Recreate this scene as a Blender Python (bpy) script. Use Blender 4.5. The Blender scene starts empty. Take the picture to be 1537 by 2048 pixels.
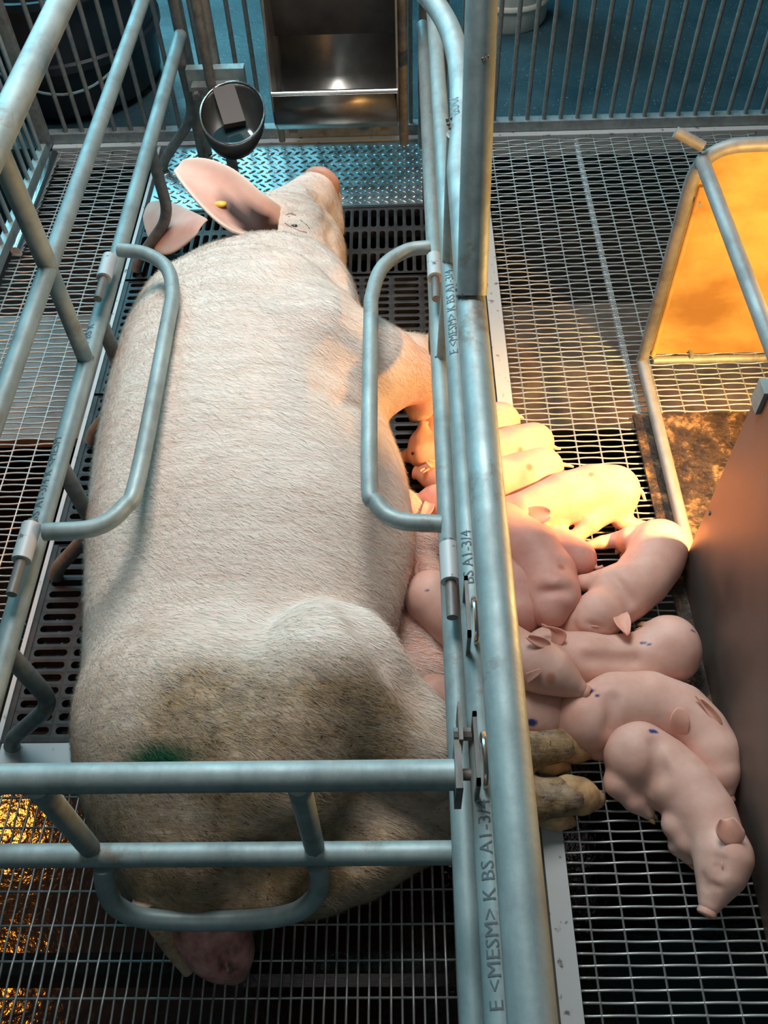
import bpy, bmesh, math, random
import numpy as np
from mathutils import Vector, Matrix

rng = np.random.default_rng(7)
random.seed(7)
S = bpy.context.scene
COL = S.collection

# ------------------------------------------------------------------ camera
F_PX, CX, CY, CAM_H = 1795.0, 768.5, 1024.0, 1.4
R = np.array([[0.99956, -0.016548, -0.024622],
              [0.001502, -0.800679, 0.599091],
              [-0.029628, -0.598864, -0.800302]])
cam_data = bpy.data.cameras.new("camera")
cam_data.sensor_fit = 'VERTICAL'
cam_data.sensor_height = 24.0
cam_data.lens = F_PX / 2048 * 24.0
cam_data.clip_start = 0.02
cam = bpy.data.objects.new("camera", cam_data)
M = Matrix.Identity(4)
for i in range(3):
    M[i][0], M[i][1], M[i][2] = R[i, 0], -R[i, 1], -R[i, 2]
M[2][3] = CAM_H
cam.matrix_world = M
COL.objects.link(cam)
S.camera = cam

# ------------------------------------------------------------------ light and exposure
S.view_settings.view_transform = 'Standard'
S.view_settings.look = 'None'
S.view_settings.exposure = 0.0
S.view_settings.gamma = 1.0
S.view_settings.use_curve_mapping = False
W = bpy.data.worlds.new("world")
S.world = W
W.use_nodes = True
bg = W.node_tree.nodes['Background']
bg.inputs[0].default_value = (0.16, 0.42, 0.50, 1)
bg.inputs[1].default_value = 0.085


def area(name, loc, target, sx, sy, power, color):
    d = bpy.data.lights.new(name, 'AREA')
    d.shape = 'RECTANGLE'
    d.size, d.size_y, d.energy, d.color = sx, sy, power, color
    o = bpy.data.objects.new(name, d)
    o.location = loc
    v = Vector(target) - Vector(loc)
    o.rotation_euler = v.to_track_quat('-Z', 'Y').to_euler()
    COL.objects.link(o)
    return o


area("window_light", (-2.1, 4.7, 2.2), (-0.3, 1.5, 0.2), 2.7, 1.7, 170, (0.25, 0.80, 1.0))
area("tube_light", (-0.25, 1.95, 2.4), (-0.25, 1.2, 0.1), 0.9, 1.2, 58, (1.0, 0.965, 0.93))
area("rear_fill_light", (-0.35, -0.7, 2.7), (-0.2, 0.4, 0.1), 0.8, 1.2, 5, (1.0, 0.95, 0.90))  # added fill from behind the camera, lifts the rear-facing surfaces


def bulb(name, loc, power, radius, color):
    d = bpy.data.lights.new(name, 'POINT')
    d.energy, d.shadow_soft_size, d.color = power, radius, color
    o = bpy.data.objects.new(name, d)
    o.location = loc
    COL.objects.link(o)
    return o


def lamp(name, loc, target, power, radius, angle, blend, color):
    """hooded heat lamp: a spot that the hood keeps to a cone"""
    d = bpy.data.lights.new(name, 'SPOT')
    d.energy, d.shadow_soft_size, d.color = power, radius, color
    d.spot_size, d.spot_blend = math.radians(angle), blend
    o = bpy.data.objects.new(name, d)
    o.location = loc
    o.rotation_euler = (Vector(target) - Vector(loc)).to_track_quat('-Z', 'Y').to_euler()
    COL.objects.link(o)


bulb("heat_bulb", (0.80, 0.85, 0.56), 36, 0.035, (1.0, 0.50, 0.15))
lamp("heat_lamp", (0.80, 0.85, 0.56), (0.62, 0.87, 0.0), 88, 0.035, 100, 0.35, (1.0, 0.48, 0.14))
lamp("neighbour_lamp_glow", (-1.39, 0.52, 0.52), (-0.95, 0.40, -0.6), 14, 0.05, 40, 0.2, (1.0, 0.27, 0.03))  # added second spot, makes the further slurry glint of the one neighbour lamp
lamp("neighbour_lamp_glow", (-1.45, 1.02, 0.52), (-1.0, 1.22, -0.4), 24, 0.05, 94, 0.2, (1.0, 0.30, 0.04))


# ------------------------------------------------------------------ helpers
def ray(px, py):
    return R @ np.array([px - CX, py - CY, F_PX])


C0 = np.array([0, 0, CAM_H])


def at(px, py, z):
    """point of the horizontal plane at height z that the photograph shows at px, py"""
    r = ray(px, py)
    return C0 + (z - CAM_H) / r[2] * r


def aty(px, py, y):
    r = ray(px, py)
    return C0 + y / r[1] * r


def mesh_obj(name, verts, faces, mat, parent=None, smooth=True, link=True):
    me = bpy.data.meshes.new(name)
    me.from_pydata([tuple(map(float, v)) for v in verts], [], [tuple(map(int, f)) for f in faces])
    me.update()
    if mat:
        me.materials.append(mat)
    if smooth:
        me.polygons.foreach_set('use_smooth', [True] * len(me.polygons))
    o = bpy.data.objects.new(name, me)
    if link:
        COL.objects.link(o)
    if parent:
        o.parent = parent
    return o


def sharp(o, ang=35):
    """hard edges by angle"""
    me = o.data
    try:
        me.set_sharp_from_angle(angle=math.radians(ang))
    except Exception:
        pass
    return o


def tag(o, label, cat, group=None):
    o['label'] = label
    o['category'] = cat
    if group:
        o['group'] = group
    return o


def thing(name, label, cat, loc=(0, 0, 0), group=None):
    o = bpy.data.objects.new(name, None)
    o.empty_display_size = 0.05
    COL.objects.link(o)
    return tag(o, label, cat, group)


class MB:
    def __init__(s):
        s.v, s.f = [], []

    def add(s, v, f):
        n = len(s.v)
        s.v += [tuple(p) for p in v]
        s.f += [tuple(i + n for i in q) for q in f]
        return s

    def box(s, a, b):
        (x0, y0, z0), (x1, y1, z1) = a, b
        v = [(x0, y0, z0), (x1, y0, z0), (x1, y1, z0), (x0, y1, z0), (x0, y0, z1), (x1, y0, z1), (x1, y1, z1), (x0, y1, z1)]
        f = [(3, 2, 1, 0), (4, 5, 6, 7), (0, 1, 5, 4), (1, 2, 6, 5), (2, 3, 7, 6), (3, 0, 4, 7)]
        return s.add(v, f)

    def tube(s, pts, r, n=14, cap=True, closed=False):
        return s.add(*tube(pts, r, n, cap, closed))

    def obj(s, name, mat, parent=None, smooth=True, ang=40):
        o = mesh_obj(name, s.v, s.f, mat, parent, smooth)
        if smooth:
            sharp(o, ang)
        return o


def tube(pts, r, n=14, cap=True, closed=False):
    P = [np.array(p, float) for p in pts]
    m = len(P)
    rad = r if hasattr(r, '__len__') else [r] * m
    T = []
    for i in range(m):
        if closed:
            t = P[(i + 1) % m] - P[i - 1]
        else:
            t = P[min(i + 1, m - 1)] - P[max(i - 1, 0)]
        T.append(t / (np.linalg.norm(t) + 1e-12))
    up = np.array([0, 0, 1.0]) if abs(T[0][2]) < 0.9 else np.array([1.0, 0, 0])
    u = np.cross(T[0], up)
    u /= np.linalg.norm(u)
    V, Fc = [], []
    for i in range(m):
        u = u - (u @ T[i]) * T[i]
        u /= np.linalg.norm(u)
        w = np.cross(T[i], u)
        for k in range(n):
            a = 2 * math.pi * k / n
            V.append(P[i] + rad[i] * (math.cos(a) * u + math.sin(a) * w))
    L = m if closed else m - 1
    for i in range(L):
        j = (i + 1) % m
        for k in range(n):
            k2 = (k + 1) % n
            Fc.append((i * n + k, i * n + k2, j * n + k2, j * n + k))
    if cap and not closed:
        Fc.append(tuple(range(n - 1, -1, -1)))
        Fc.append(tuple((m - 1) * n + k for k in range(n)))
    return V, Fc


def fillet(pts, rad, k=7):
    """round the corners of a polyline"""
    P = [np.array(p, float) for p in pts]
    out = [P[0]]
    for i in range(1, len(P) - 1):
        a, b, c = P[i - 1], P[i], P[i + 1]
        la, lc = np.linalg.norm(a - b), np.linalg.norm(c - b)
        d = min(rad, la * 0.49, lc * 0.49)
        p, q = b + (a - b) / la * d, b + (c - b) / lc * d
        for j in range(k + 1):
            t = j / k
            out.append((1 - t) ** 2 * p + 2 * t * (1 - t) * b + t * t * q)
    out.append(P[-1])
    return out


def spline(pts, k=6):
    P = [np.array(p, float) for p in pts]
    P = [2 * P[0] - P[1]] + P + [2 * P[-1] - P[-2]]
    out = []
    for i in range(1, len(P) - 2):
        for j in range(k):
            t = j / k
            a, b, c, d = P[i - 1], P[i], P[i + 1], P[i + 2]
            out.append(0.5 * (2 * b + (c - a) * t + (2 * a - 5 * b + 4 * c - d) * t * t + (3 * b - a - 3 * c + d) * t ** 3))
    out.append(P[-2])
    return out


# ------------------------------------------------------------------ materials
class NT:
    def __init__(s, name):
        s.m = bpy.data.materials.new(name)
        s.m.use_nodes = True
        s.t = s.m.node_tree
        s.b = s.t.nodes['Principled BSDF']
        s.tc = s.t.nodes.new('ShaderNodeTexCoord')

    def n(s, kind, **kw):
        nd = s.t.nodes.new(kind)
        for k, v in kw.items():
            setattr(nd, k, v)
        return nd

    def link(s, a, b):
        s.t.links.new(a, b)

    def noise(s, scale, detail=4, rough=0.55, vec=None, stretch=None):
        nd = s.n('ShaderNodeTexNoise')
        nd.inputs['Scale'].default_value = scale
        nd.inputs['Detail'].default_value = detail
        nd.inputs['Roughness'].default_value = rough
        v = vec or s.tc.outputs['Object']
        if stretch:
            mp = s.n('ShaderNodeMapping')
            mp.inputs['Scale'].default_value = stretch
            s.link(v, mp.inputs[0])
            v = mp.outputs[0]
        s.link(v, nd.inputs['Vector'])
        return nd.outputs['Fac']

    def ramp(s, fac, stops):
        r = s.n('ShaderNodeValToRGB')
        e = r.color_ramp.elements
        while len(e) < len(stops):
            e.new(0.5)
        for x, (p, c) in zip(e, stops):
            x.position = p
            x.color = (*c, 1) if len(c) == 3 else c
        s.link(fac, r.inputs[0])
        return r.outputs[0]

    def mix(s, fac, a, b, mode='MIX'):
        m = s.n('ShaderNodeMix', data_type='RGBA', blend_type=mode)
        for sock, v in ((m.inputs[0], fac), (m.inputs[6], a), (m.inputs[7], b)):
            if hasattr(v, 'is_output'):
                s.link(v, sock)
            elif isinstance(v, (int, float)):
                sock.default_value = v
            else:
                sock.default_value = (*v, 1)
        return m.outputs[2]

    def math(s, op, a, b=0.0):
        m = s.n('ShaderNodeMath', operation=op)
        for sock, v in ((m.inputs[0], a), (m.inputs[1], b)):
            if hasattr(v, 'is_output'):
                s.link(v, sock)
            else:
                sock.default_value = v
        return m.outputs[0]

    def attr(s, name):
        a = s.n('ShaderNodeAttribute', attribute_name=name)
        return a.outputs['Fac']

    def base(s, c):
        if hasattr(c, 'is_output'):
            s.link(c, s.b.inputs['Base Color'])
        else:
            s.b.inputs['Base Color'].default_value = (*c, 1)
        return s

    def pr(s, rough=0.5, metal=0.0, spec=0.5, sss=None):
        for k, v in (('Roughness', rough), ('Metallic', metal)):
            if hasattr(v, 'is_output'):
                s.link(v, s.b.inputs[k])
            else:
                s.b.inputs[k].default_value = v
        s.b.inputs['Specular IOR Level'].default_value = spec
        if sss:
            s.b.inputs['Subsurface Weight'].default_value = sss[0]
            s.b.inputs['Subsurface Radius'].default_value = (1.0, 0.35, 0.2)
            s.b.inputs['Subsurface Scale'].default_value = sss[1]
        return s

    def bump(s, h, strength=0.3, dist=0.01):
        b = s.n('ShaderNodeBump')
        b.inputs['Strength'].default_value = strength
        b.inputs['Distance'].default_value = dist
        s.link(h, b.inputs['Height'])
        s.link(b.outputs[0], s.b.inputs['Normal'])
        return s


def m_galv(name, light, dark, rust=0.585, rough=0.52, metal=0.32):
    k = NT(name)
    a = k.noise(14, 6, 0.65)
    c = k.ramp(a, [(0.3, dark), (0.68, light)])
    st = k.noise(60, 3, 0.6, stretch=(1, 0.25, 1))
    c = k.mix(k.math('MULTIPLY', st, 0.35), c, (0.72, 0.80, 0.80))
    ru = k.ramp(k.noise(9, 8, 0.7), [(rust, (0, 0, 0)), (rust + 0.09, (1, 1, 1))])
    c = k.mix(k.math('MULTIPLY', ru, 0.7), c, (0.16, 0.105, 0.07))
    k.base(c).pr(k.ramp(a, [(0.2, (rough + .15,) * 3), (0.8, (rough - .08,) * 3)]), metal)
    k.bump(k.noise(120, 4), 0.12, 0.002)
    return k.m


GALV = m_galv("galvanised_steel", (0.235, 0.34, 0.35), (0.105, 0.155, 0.165))
GALV_DARK = m_galv("grimy_steel", (0.12, 0.125, 0.12), (0.05, 0.05, 0.047), 0.55)
GALV_BROWN = m_galv("rusty_steel", (0.075, 0.055, 0.043), (0.03, 0.022, 0.017), 0.55)
GALV_MID = m_galv("dull_galvanised_steel", (0.19, 0.22, 0.23), (0.09, 0.105, 0.11), 0.6)
WIRE = m_galv("wire_steel", (0.52, 0.54, 0.53), (0.33, 0.34, 0.33), 0.68, 0.36, 0.6)
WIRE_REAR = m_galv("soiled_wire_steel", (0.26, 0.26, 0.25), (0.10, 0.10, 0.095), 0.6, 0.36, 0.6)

k = NT("white_steel_strip")
k.base(k.mix(k.ramp(k.noise(55, 5), [(0.62, (0, 0, 0)), (0.7, (1, 1, 1))]), (0.50, 0.55, 0.565), (0.13, 0.12, 0.105))).pr(0.5, 0.1)
STRIP = k.m
k = NT("cast_iron")
k.base(k.ramp(k.noise(25, 5), [(0.3, (0.014, 0.015, 0.016)), (0.7, (0.045, 0.048, 0.05))])).pr(0.5, 0.3)
k.bump(k.noise(140, 3), 0.2, 0.002)
IRON = k.m
k = NT("tread_plate_steel")
k.base(k.ramp(k.noise(12, 5), [(0.3, (0.32, 0.36, 0.37)), (0.7, (0.50, 0.54, 0.55))])).pr(k.ramp(k.noise(18, 4), [(0.3, (.22,) * 3), (0.7, (.40,) * 3)]), 0.9)
TREAD = k.m
k = NT("stainless_steel")
k.base(k.ramp(k.noise(10, 5), [(0.3, (0.24, 0.235, 0.22)), (0.7, (0.42, 0.41, 0.39))])).pr(k.ramp(k.noise(22, 4), [(0.3, (.28,) * 3), (0.7, (.45,) * 3)]), 0.9)
STAIN = k.m
k = NT("brushed_sheet")
n1 = k.noise(7, 5)
k.base(k.ramp(n1, [(0.3, (0.15, 0.125, 0.11)), (0.7, (0.23, 0.19, 0.168))])).pr(k.ramp(n1, [(0.3, (.42,) * 3), (0.7, (.58,) * 3)]), 0.75)
k.bump(k.noise(30, 5, stretch=(1, 1, .15)), 0.05, 0.002)
SHEET = k.m
k = NT("yellowed_panel")
n1 = k.noise(6, 6, stretch=(1, 1, 1.6))
k.base(k.ramp(n1, [(0.35, (0.46, 0.27, 0.08)), (0.60, (0.74, 0.52, 0.17))])).pr(0.45, 0.0)
k.bump(k.noise(14, 4), 0.06, 0.003)
PANEL = k.m
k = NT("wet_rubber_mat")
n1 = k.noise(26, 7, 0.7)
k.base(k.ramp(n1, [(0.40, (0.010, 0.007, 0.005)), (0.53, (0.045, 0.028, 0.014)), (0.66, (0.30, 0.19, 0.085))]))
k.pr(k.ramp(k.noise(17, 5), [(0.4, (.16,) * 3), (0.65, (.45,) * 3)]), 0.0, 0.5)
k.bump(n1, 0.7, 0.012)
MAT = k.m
k = NT("wet_concrete")
n1 = k.noise(5, 7, 0.62)
sp = k.ramp(k.noise(160, 2), [(0.66, (0, 0, 0)), (0.74, (1, 1, 1))])
k.base(k.mix(sp, k.ramp(n1, [(0.3, (0.012, 0.036, 0.048)), (0.7, (0.030, 0.072, 0.090))]), (0.2, 0.28, 0.28)))
k.pr(k.ramp(k.noise(3.5, 5), [(0.35, (.30,) * 3), (0.65, (.65,) * 3)]), 0.0, 0.5)
k.bump(k.noise(60, 5), 0.25, 0.004)
AISLE = k.m
k = NT("slurry")
k.base(k.ramp(k.noise(8, 6), [(0.3, (0.004, 0.0035, 0.003)), (0.7, (0.012, 0.009, 0.006))])).pr(0.11, 0.0, 0.6)
k.bump(k.noise(45, 3), 0.16, 0.01)
SLURRY = k.m
k = NT("pit_ledge_concrete")
k.base(k.ramp(k.noise(9, 6), [(0.35, (0.075, 0.054, 0.040)), (0.65, (0.20, 0.145, 0.105))])).pr(0.5)
k.bump(k.noise(40, 5), 0.3, 0.01)
LEDGE = k.m
k = NT("shaded_pit_concrete")  # near-black copy of the ledge concrete, pit shade put into its colour
k.base(k.ramp(k.noise(9, 5), [(0.3, (0.006, 0.006, 0.006)), (0.7, (0.018, 0.016, 0.014))])).pr(0.9, 0.0, 0.1)
PIT_SHADE = k.m
k = NT("dark_lettering")
k.base((0.085, 0.125, 0.14)).pr(0.6)
INK = k.m
k = NT("black_rubber")
k.base(k.ramp(k.noise(9, 4), [(0.3, (0.008, 0.012, 0.018)), (0.7, (0.02, 0.028, 0.036))])).pr(0.35)
RUBBER = k.m
k = NT("white_plastic")
k.base(k.ramp(k.noise(12, 4), [(0.3, (0.42, 0.43, 0.38)), (0.7, (0.60, 0.60, 0.54))])).pr(0.5)
WPLAS = k.m
k = NT("blue_plastic")
k.base((0.03, 0.23, 0.36)).pr(0.35)
BPLAS = k.m
k = NT("yellow_plastic")
k.base((0.80, 0.55, 0.06)).pr(0.4)
YPLAS = k.m
k = NT("bright_steel")
k.base((0.75, 0.76, 0.76)).pr(0.22, 1.0)
BRIGHT = k.m
k = NT("drinking_water")
k.base((0.02, 0.05, 0.06)).pr(0.03, 0.0, 0.8)
WATER = k.m
k = NT("dark_eye")
k.base((0.015, 0.010, 0.008)).pr(0.15)
EYE = k.m
k = NT("blue_marker")
k.base((0.03, 0.05, 0.22)).pr(0.6)

# sow hide: white bristle over pink skin, soiled towards the tail
k = NT("sow_hide")
fl = k.noise(26, 5, 0.65, stretch=(0.35, 2.2, 1.2))
fine = k.noise(120, 3, 0.6, stretch=(0.25, 1.6, 1.0))
c = k.ramp(fl, [(0.32, (0.66, 0.54, 0.46)), (0.62, (0.84, 0.77, 0.70))])
c = k.mix(k.attr('pink'), c, k.ramp(k.noise(14, 5), [(0.3, (0.62, 0.28, 0.21)), (0.7, (0.72, 0.42, 0.34))]))
dn = k.noise(22, 7, 0.7, stretch=(0.7, 1.3, 1))
da = k.math('MULTIPLY', k.attr('dirt'), k.math('ADD', k.math('MULTIPLY', dn, 1.7), 0.1))
dcol = k.ramp(k.noise(38, 6, 0.7), [(0.32, (0.10, 0.062, 0.030)), (0.55, (0.34, 0.235, 0.125)), (0.75, (0.52, 0.385, 0.24))])
mm = k.n('ShaderNodeClamp')
k.link(da, mm.inputs[0])
c = k.mix(mm.outputs[0], c, dcol)
specks = k.ramp(k.noise(110, 3, 0.6), [(0.62, (0, 0, 0)), (0.69, (1, 1, 1))])
c = k.mix(k.math('MULTIPLY', k.math('MULTIPLY', specks, k.attr('dirt')), 0.8), c, (0.04, 0.028, 0.018))
gn = k.math('MINIMUM', k.math('MULTIPLY', k.attr('green'), k.math('MULTIPLY', dn, 2.2)), 1.0)
c = k.mix(gn, c, (0.004, 0.070, 0.032))
c = k.mix(k.attr('stain'), c, (0.42, 0.20, 0.11))
k.base(c).pr(0.6, 0.0, 0.25, (0.12, 0.012))
k.bump(k.math('ADD', fl, fine), 0.35, 0.006)
HIDE = k.m

k = NT("sow_hair")
hi = k.n('ShaderNodeAttribute', attribute_name='dirt')
k.base(k.mix(k.attr('green'), k.mix(hi.outputs['Fac'], (0.88, 0.83, 0.75), (0.26, 0.18, 0.10)), (0.008, 0.09, 0.045))).pr(0.5, 0.0, 0.3)
HAIR = k.m
k = NT("ear_skin")
n1 = k.noise(18, 5)
c = k.ramp(n1, [(0.3, (0.70, 0.36, 0.28)), (0.7, (0.82, 0.52, 0.43))])
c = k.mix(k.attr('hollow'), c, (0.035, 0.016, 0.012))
c = k.mix(k.attr('rim'), c, (0.80, 0.66, 0.56))
k.base(c).pr(0.55, 0.0, 0.3, (0.2, 0.01))
EAR = k.m
k = NT("hoof_horn")
k.base(k.ramp(k.noise(45, 6), [(0.3, (0.28, 0.165, 0.08)), (0.65, (0.68, 0.44, 0.22))])).pr(0.6)
k.bump(k.noise(70, 5), 0.3, 0.004)
HOOF = k.m
k = NT("soiled_skin")
k.base(k.ramp(k.noise(30, 6), [(0.35, (0.13, 0.065, 0.05)), (0.5, (0.46, 0.20, 0.18)), (0.7, (0.68, 0.37, 0.33))])).pr(0.4)
SOILED = k.m


k = NT("eyelid_skin")
k.base((0.30, 0.16, 0.13)).pr(0.5)
EYELID = k.m


def m_pig(name, a, b):
    k = NT(name)
    c = k.ramp(k.noise(30, 5, 0.6), [(0.3, a), (0.7, b)])
    c = k.mix(k.attr('blue'), c, (0.03, 0.05, 0.22))
    c = k.mix(k.attr('stain'), c, (0.45, 0.16, 0.10))
    k.base(c).pr(0.5, 0.0, 0.3, (0.2, 0.008))
    k.bump(k.noise(90, 4, stretch=(1, 1, 1)), 0.12, 0.003)
    return k.m


PIG = m_pig("piglet_skin", (0.66, 0.385, 0.315), (0.76, 0.50, 0.42))
PIG_PINK = m_pig("piglet_skin_pink", (0.62, 0.32, 0.27), (0.70, 0.41, 0.35))
PIG_EAR = m_pig("piglet_ear_skin", (0.70, 0.36, 0.28), (0.80, 0.48, 0.39))

# ------------------------------------------------------------------ setting
pit = mesh_obj("floor", [(-4, -0.8, -0.62), (4, -0.8, -0.62), (4, 4.6, -0.62), (-4, 4.6, -0.62)], [(0, 1, 2, 3)], SLURRY, smooth=False)
pit['kind'] = 'structure'
aisle = mesh_obj("floor", [(-4, 2.415, -0.03), (4, 2.415, -0.03), (4, 4.6, -0.03), (-4, 4.6, -0.03),
                           (-4, 2.415, -0.5), (4, 2.415, -0.5)], [(0, 1, 2, 3), (0, 4, 5, 1)], AISLE, smooth=False)
aisle['kind'] = 'structure'
pl = MB()
pl.box((-2.2, 1.47, -0.27), (2.2, 1.93, -0.24))
ledge = pl.obj("floor_ledge", LEDGE, None, False)
ledge['kind'] = 'structure'
pl = MB()
pl.box((-2.2, 1.93, -0.46), (2.2, 2.41, -0.255))  # front part of the ledge in the shade colour, also blocks the window reflection
ledge = pl.obj("floor_ledge", PIT_SHADE, None, False)
ledge['kind'] = 'structure'

# ------------------------------------------------------------------ woven wire floor panels
PITCH, LONG = 0.0155, 0.0475


def wire_mesh(length, pitch, phase, r, amp, n=6):
    """one crimped wire along +X starting at 0"""
    m = max(2, int(round(length / pitch * 6)))
    pts = []
    for i in range(m + 1):
        x = length * i / m
        s = math.sin(math.pi * (x / pitch + phase))
        pts.append((x, 0, amp * math.copysign(abs(s) ** 0.6, s)))
    return tube(pts, r, n)


def panel(name, label, x0, x1, y0, y1, along_x, mat, split=None):
    """along_x: the close-set wires run along X"""
    t = thing(name, label, "floor grating", group=None)
    rw = 0.0019
    Lx = (x1 - x0) if along_x else (y1 - y0)
    meshes = {}

    def get(length, phase):
        key = (round(length, 4), phase)
        if key not in meshes:
            v, f = wire_mesh(length, LONG, phase, rw, 0.0021)
            o = mesh_obj("wire", v, f, mat, link=False)
            meshes[key] = o.data
            bpy.data.objects.remove(o)
        return meshes[key]

    nrow = int(((y1 - y0) if along_x else (x1 - x0)) / PITCH)
    for i in range(nrow):
        c = (i + 0.5) * PITCH
        ln = Lx
        if split and along_x:
            ln = Lx if (y0 + c) > split[0] else split[1]
        w = bpy.data.objects.new("wire", get(ln, 0.5 + (i % 2)))
        COL.objects.link(w)
        w.parent = t
        if along_x:
            w.location = (x0, y0 + c, 0)
        else:
            w.location = (x0 + c, y0, 0)
            w.rotation_euler = (0, 0, math.pi / 2)
    # the wide-set straight wires
    ln2 = (y1 - y0) if along_x else (x1 - x0)
    v, f = tube([(0, 0, 0), (ln2, 0, 0)], rw, 6)
    o = mesh_obj("cross_wire", v, f, mat, link=False)
    me = o.data
    bpy.data.objects.remove(o)
    for j in range(int(Lx / LONG + 0.5)):
        c = (j + 0.5) * LONG
        if c > Lx:
            break
        w = bpy.data.objects.new("cross_wire", me)
        COL.objects.link(w)
        w.parent = t
        if along_x:
            w.location = (x0 + c, y0, 0)
            w.rotation_euler = (0, 0, math.pi / 2)
        else:
            w.location = (x0, y0 + c, 0)
    return t


pr_ = panel("woven_wire_panel", "bright woven wire floor panel right of the crate, under the piglets", 0.232, 0.992, -0.15, 2.352, True, WIRE, (0.86, 0.285))
b = MB()
b.box((0.488, 0.9, -0.016), (0.500, 2.35, -0.006))
b.obj("support_bar", STRIP, pr_, False)
panel("woven_wire_panel", "woven wire floor panel left of the crate beside the slanting tubes", -0.985, -0.695, 0.10, 2.352, True, WIRE)
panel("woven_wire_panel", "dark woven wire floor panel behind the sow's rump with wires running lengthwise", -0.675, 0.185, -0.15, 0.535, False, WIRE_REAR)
be = MB()
be.box((-1.1, 0.245, -0.16), (0.20, 0.275, -0.05))
tag(be.obj("support_beam", SLURRY, None, False), "dark cross beam below the rear woven wire panel", "beam")

# channels that carry the panels
b = MB()
b.box((0.199, -0.15, -0.05), (0.231, 2.352, 0.002))
tag(b.obj("floor_channel", STRIP, None, False), "long white steel channel beside the right crate rails", "floor channel")
b = MB()
b.box((-0.686, 0.10, -0.05), (-0.678, 2.352, 0.004))
tag(b.obj("floor_channel", STRIP, None, False), "thin white floor edge beside the left crate rails", "floor channel")
b = MB()
b.box((-0.675, 0.545, -0.05), (0.19, 0.582, 0.001))
tag(b.obj("floor_channel", STRIP, None, False), "short grey crosswise channel behind the black slotted floor", "floor channel")
b = MB()
b.box((-0.99, 2.356, -0.06), (1.1, 2.385, 0.004))
tag(b.obj("floor_channel", STRIP, None, False), "front floor angle running under the bar fence and trough", "floor channel")


# ------------------------------------------------------------------ cast iron slotted floor
def slot_panel(name, label, x0, x1, y0, y1, cw, ch, sw, sh):
    t = thing(name, label, "floor slat")
    mb = MB()
    nx, ny = int(round((x1 - x0) / cw)), int(round((y1 - y0) / ch))
    cw, ch = (x1 - x0) / nx, (y1 - y0) / ny
    rr = min(sw, sh) / 2
    for i in range(nx):
        for j in range(ny):
            cx, cy = x0 + (i + .5) * cw, y0 + (j + .5) * ch
            inner, outer = [], []
            for a in range(16):
                th = 2 * math.pi * (a + .5) / 16
                c, s = math.cos(th), math.sin(th)
                ix = rr * c + math.copysign(sw / 2 - rr, c)
                iy = rr * s + math.copysign(sh / 2 - rr, s)
                m = max(abs(c), abs(s))
                inner.append((cx + ix, cy + iy))
                outer.append((cx + c / m * cw / 2, cy + s / m * ch / 2))
            # pull nearest outer points to the exact corners
            for q in (1, 5, 9, 13):
                sx = 1 if q in (1, 13) else -1
                sy = 1 if q in (1, 5) else -1
                outer[q] = (cx + sx * cw / 2, cy + sy * ch / 2)
            v = [(x, y, 0) for x, y in outer] + [(x, y, -.0005) for x, y in inner] + [(x, y, -.02) for x, y in inner]
            f = []
            for a in range(16):
                n2 = (a + 1) % 16
                f.append((a, n2, 16 + n2, 16 + a))
                f.append((16 + a, 16 + n2, 32 + n2, 32 + a))
            mb.add(v, f)
    mb.obj("slotted_plate", IRON, t, False)
    fr = MB()
    e = 0.009
    for a, c in (((x0 - e, y0 - e, -.03), (x0, y1 + e, .002)), ((x1, y0 - e, -.03), (x1 + e, y1 + e, .002)),
                 ((x0, y0 - e, -.03), (x1, y0, .002)), ((x0, y1, -.03), (x1, y1 + e, .002))):
        fr.box(a, c)
    fr.obj("edge_frame", IRON, t, False)


slot_panel("slotted_floor", "black cast iron floor with lengthwise slots below the sow's snout", -0.668, 0.188, 1.772, 2.042, 0.0225, 0.088, 0.0145, 0.072)
for i, (ya, yb, lab) in enumerate(((1.385, 1.762, "black cast iron floor with crosswise slots beside the sow's shoulder"),
                                   (0.99, 1.375, "black cast iron floor with crosswise slots mostly hidden under the sow's ribs"),
                                   (0.592, 0.98, "black cast iron floor with crosswise slots beside the sow's loin, before the grey crosswise channel"))):
    slot_panel("slotted_floor", lab, -0.668, 0.188, ya, yb, 0.0713, 0.0242, 0.060, 0.0135)

# ------------------------------------------------------------------ tread plate under the trough
t = thing("tread_plate", "raised-pattern steel tread plate on the floor under the feeder", "steel plate")
b = MB()
b.box((-0.668, 2.05, -0.03), (0.188, 2.352, 0.001))
b.obj("plate", TREAD, t, False)
b = MB()
px, py = 0.0235, 0.0215
for j in range(int(0.30 / py)):
    for i in range(int(0.85 / px)):
        cx, cy = -0.665 + (i + .5 + .5 * (j % 2)) * px, 2.055 + (j + .5) * py
        if cx > 0.18:
            continue
        a = math.radians(38 if (i + j) % 2 else -38) if True else 0
        a = math.radians(35 if j % 2 else -35)
        ca, sa = math.cos(a), math.sin(a)
        prof = [(-.0125, 0), (-.006, .0032), (.006, .0032), (.0125, 0), (.006, -.0032), (-.006, -.0032)]
        top = [(-.0075, 0), (-.004, .0012), (.004, .0012), (.0075, 0), (.004, -.0012), (-.004, -.0012)]
        v = [(cx + x * ca - y * sa, cy + x * sa + y * ca, 0.001) for x, y in prof] + [(cx + x * ca - y * sa, cy + x * sa + y * ca, 0.0042) for x, y in top]
        f = [(q, (q + 1) % 6, 6 + (q + 1) % 6, 6 + q) for q in range(6)] + [tuple(range(6, 12))]
        b.add(v, f)
o = b.obj("tread_pattern", TREAD, t, True, 80)
o['kind'] = 'stuff'

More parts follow.
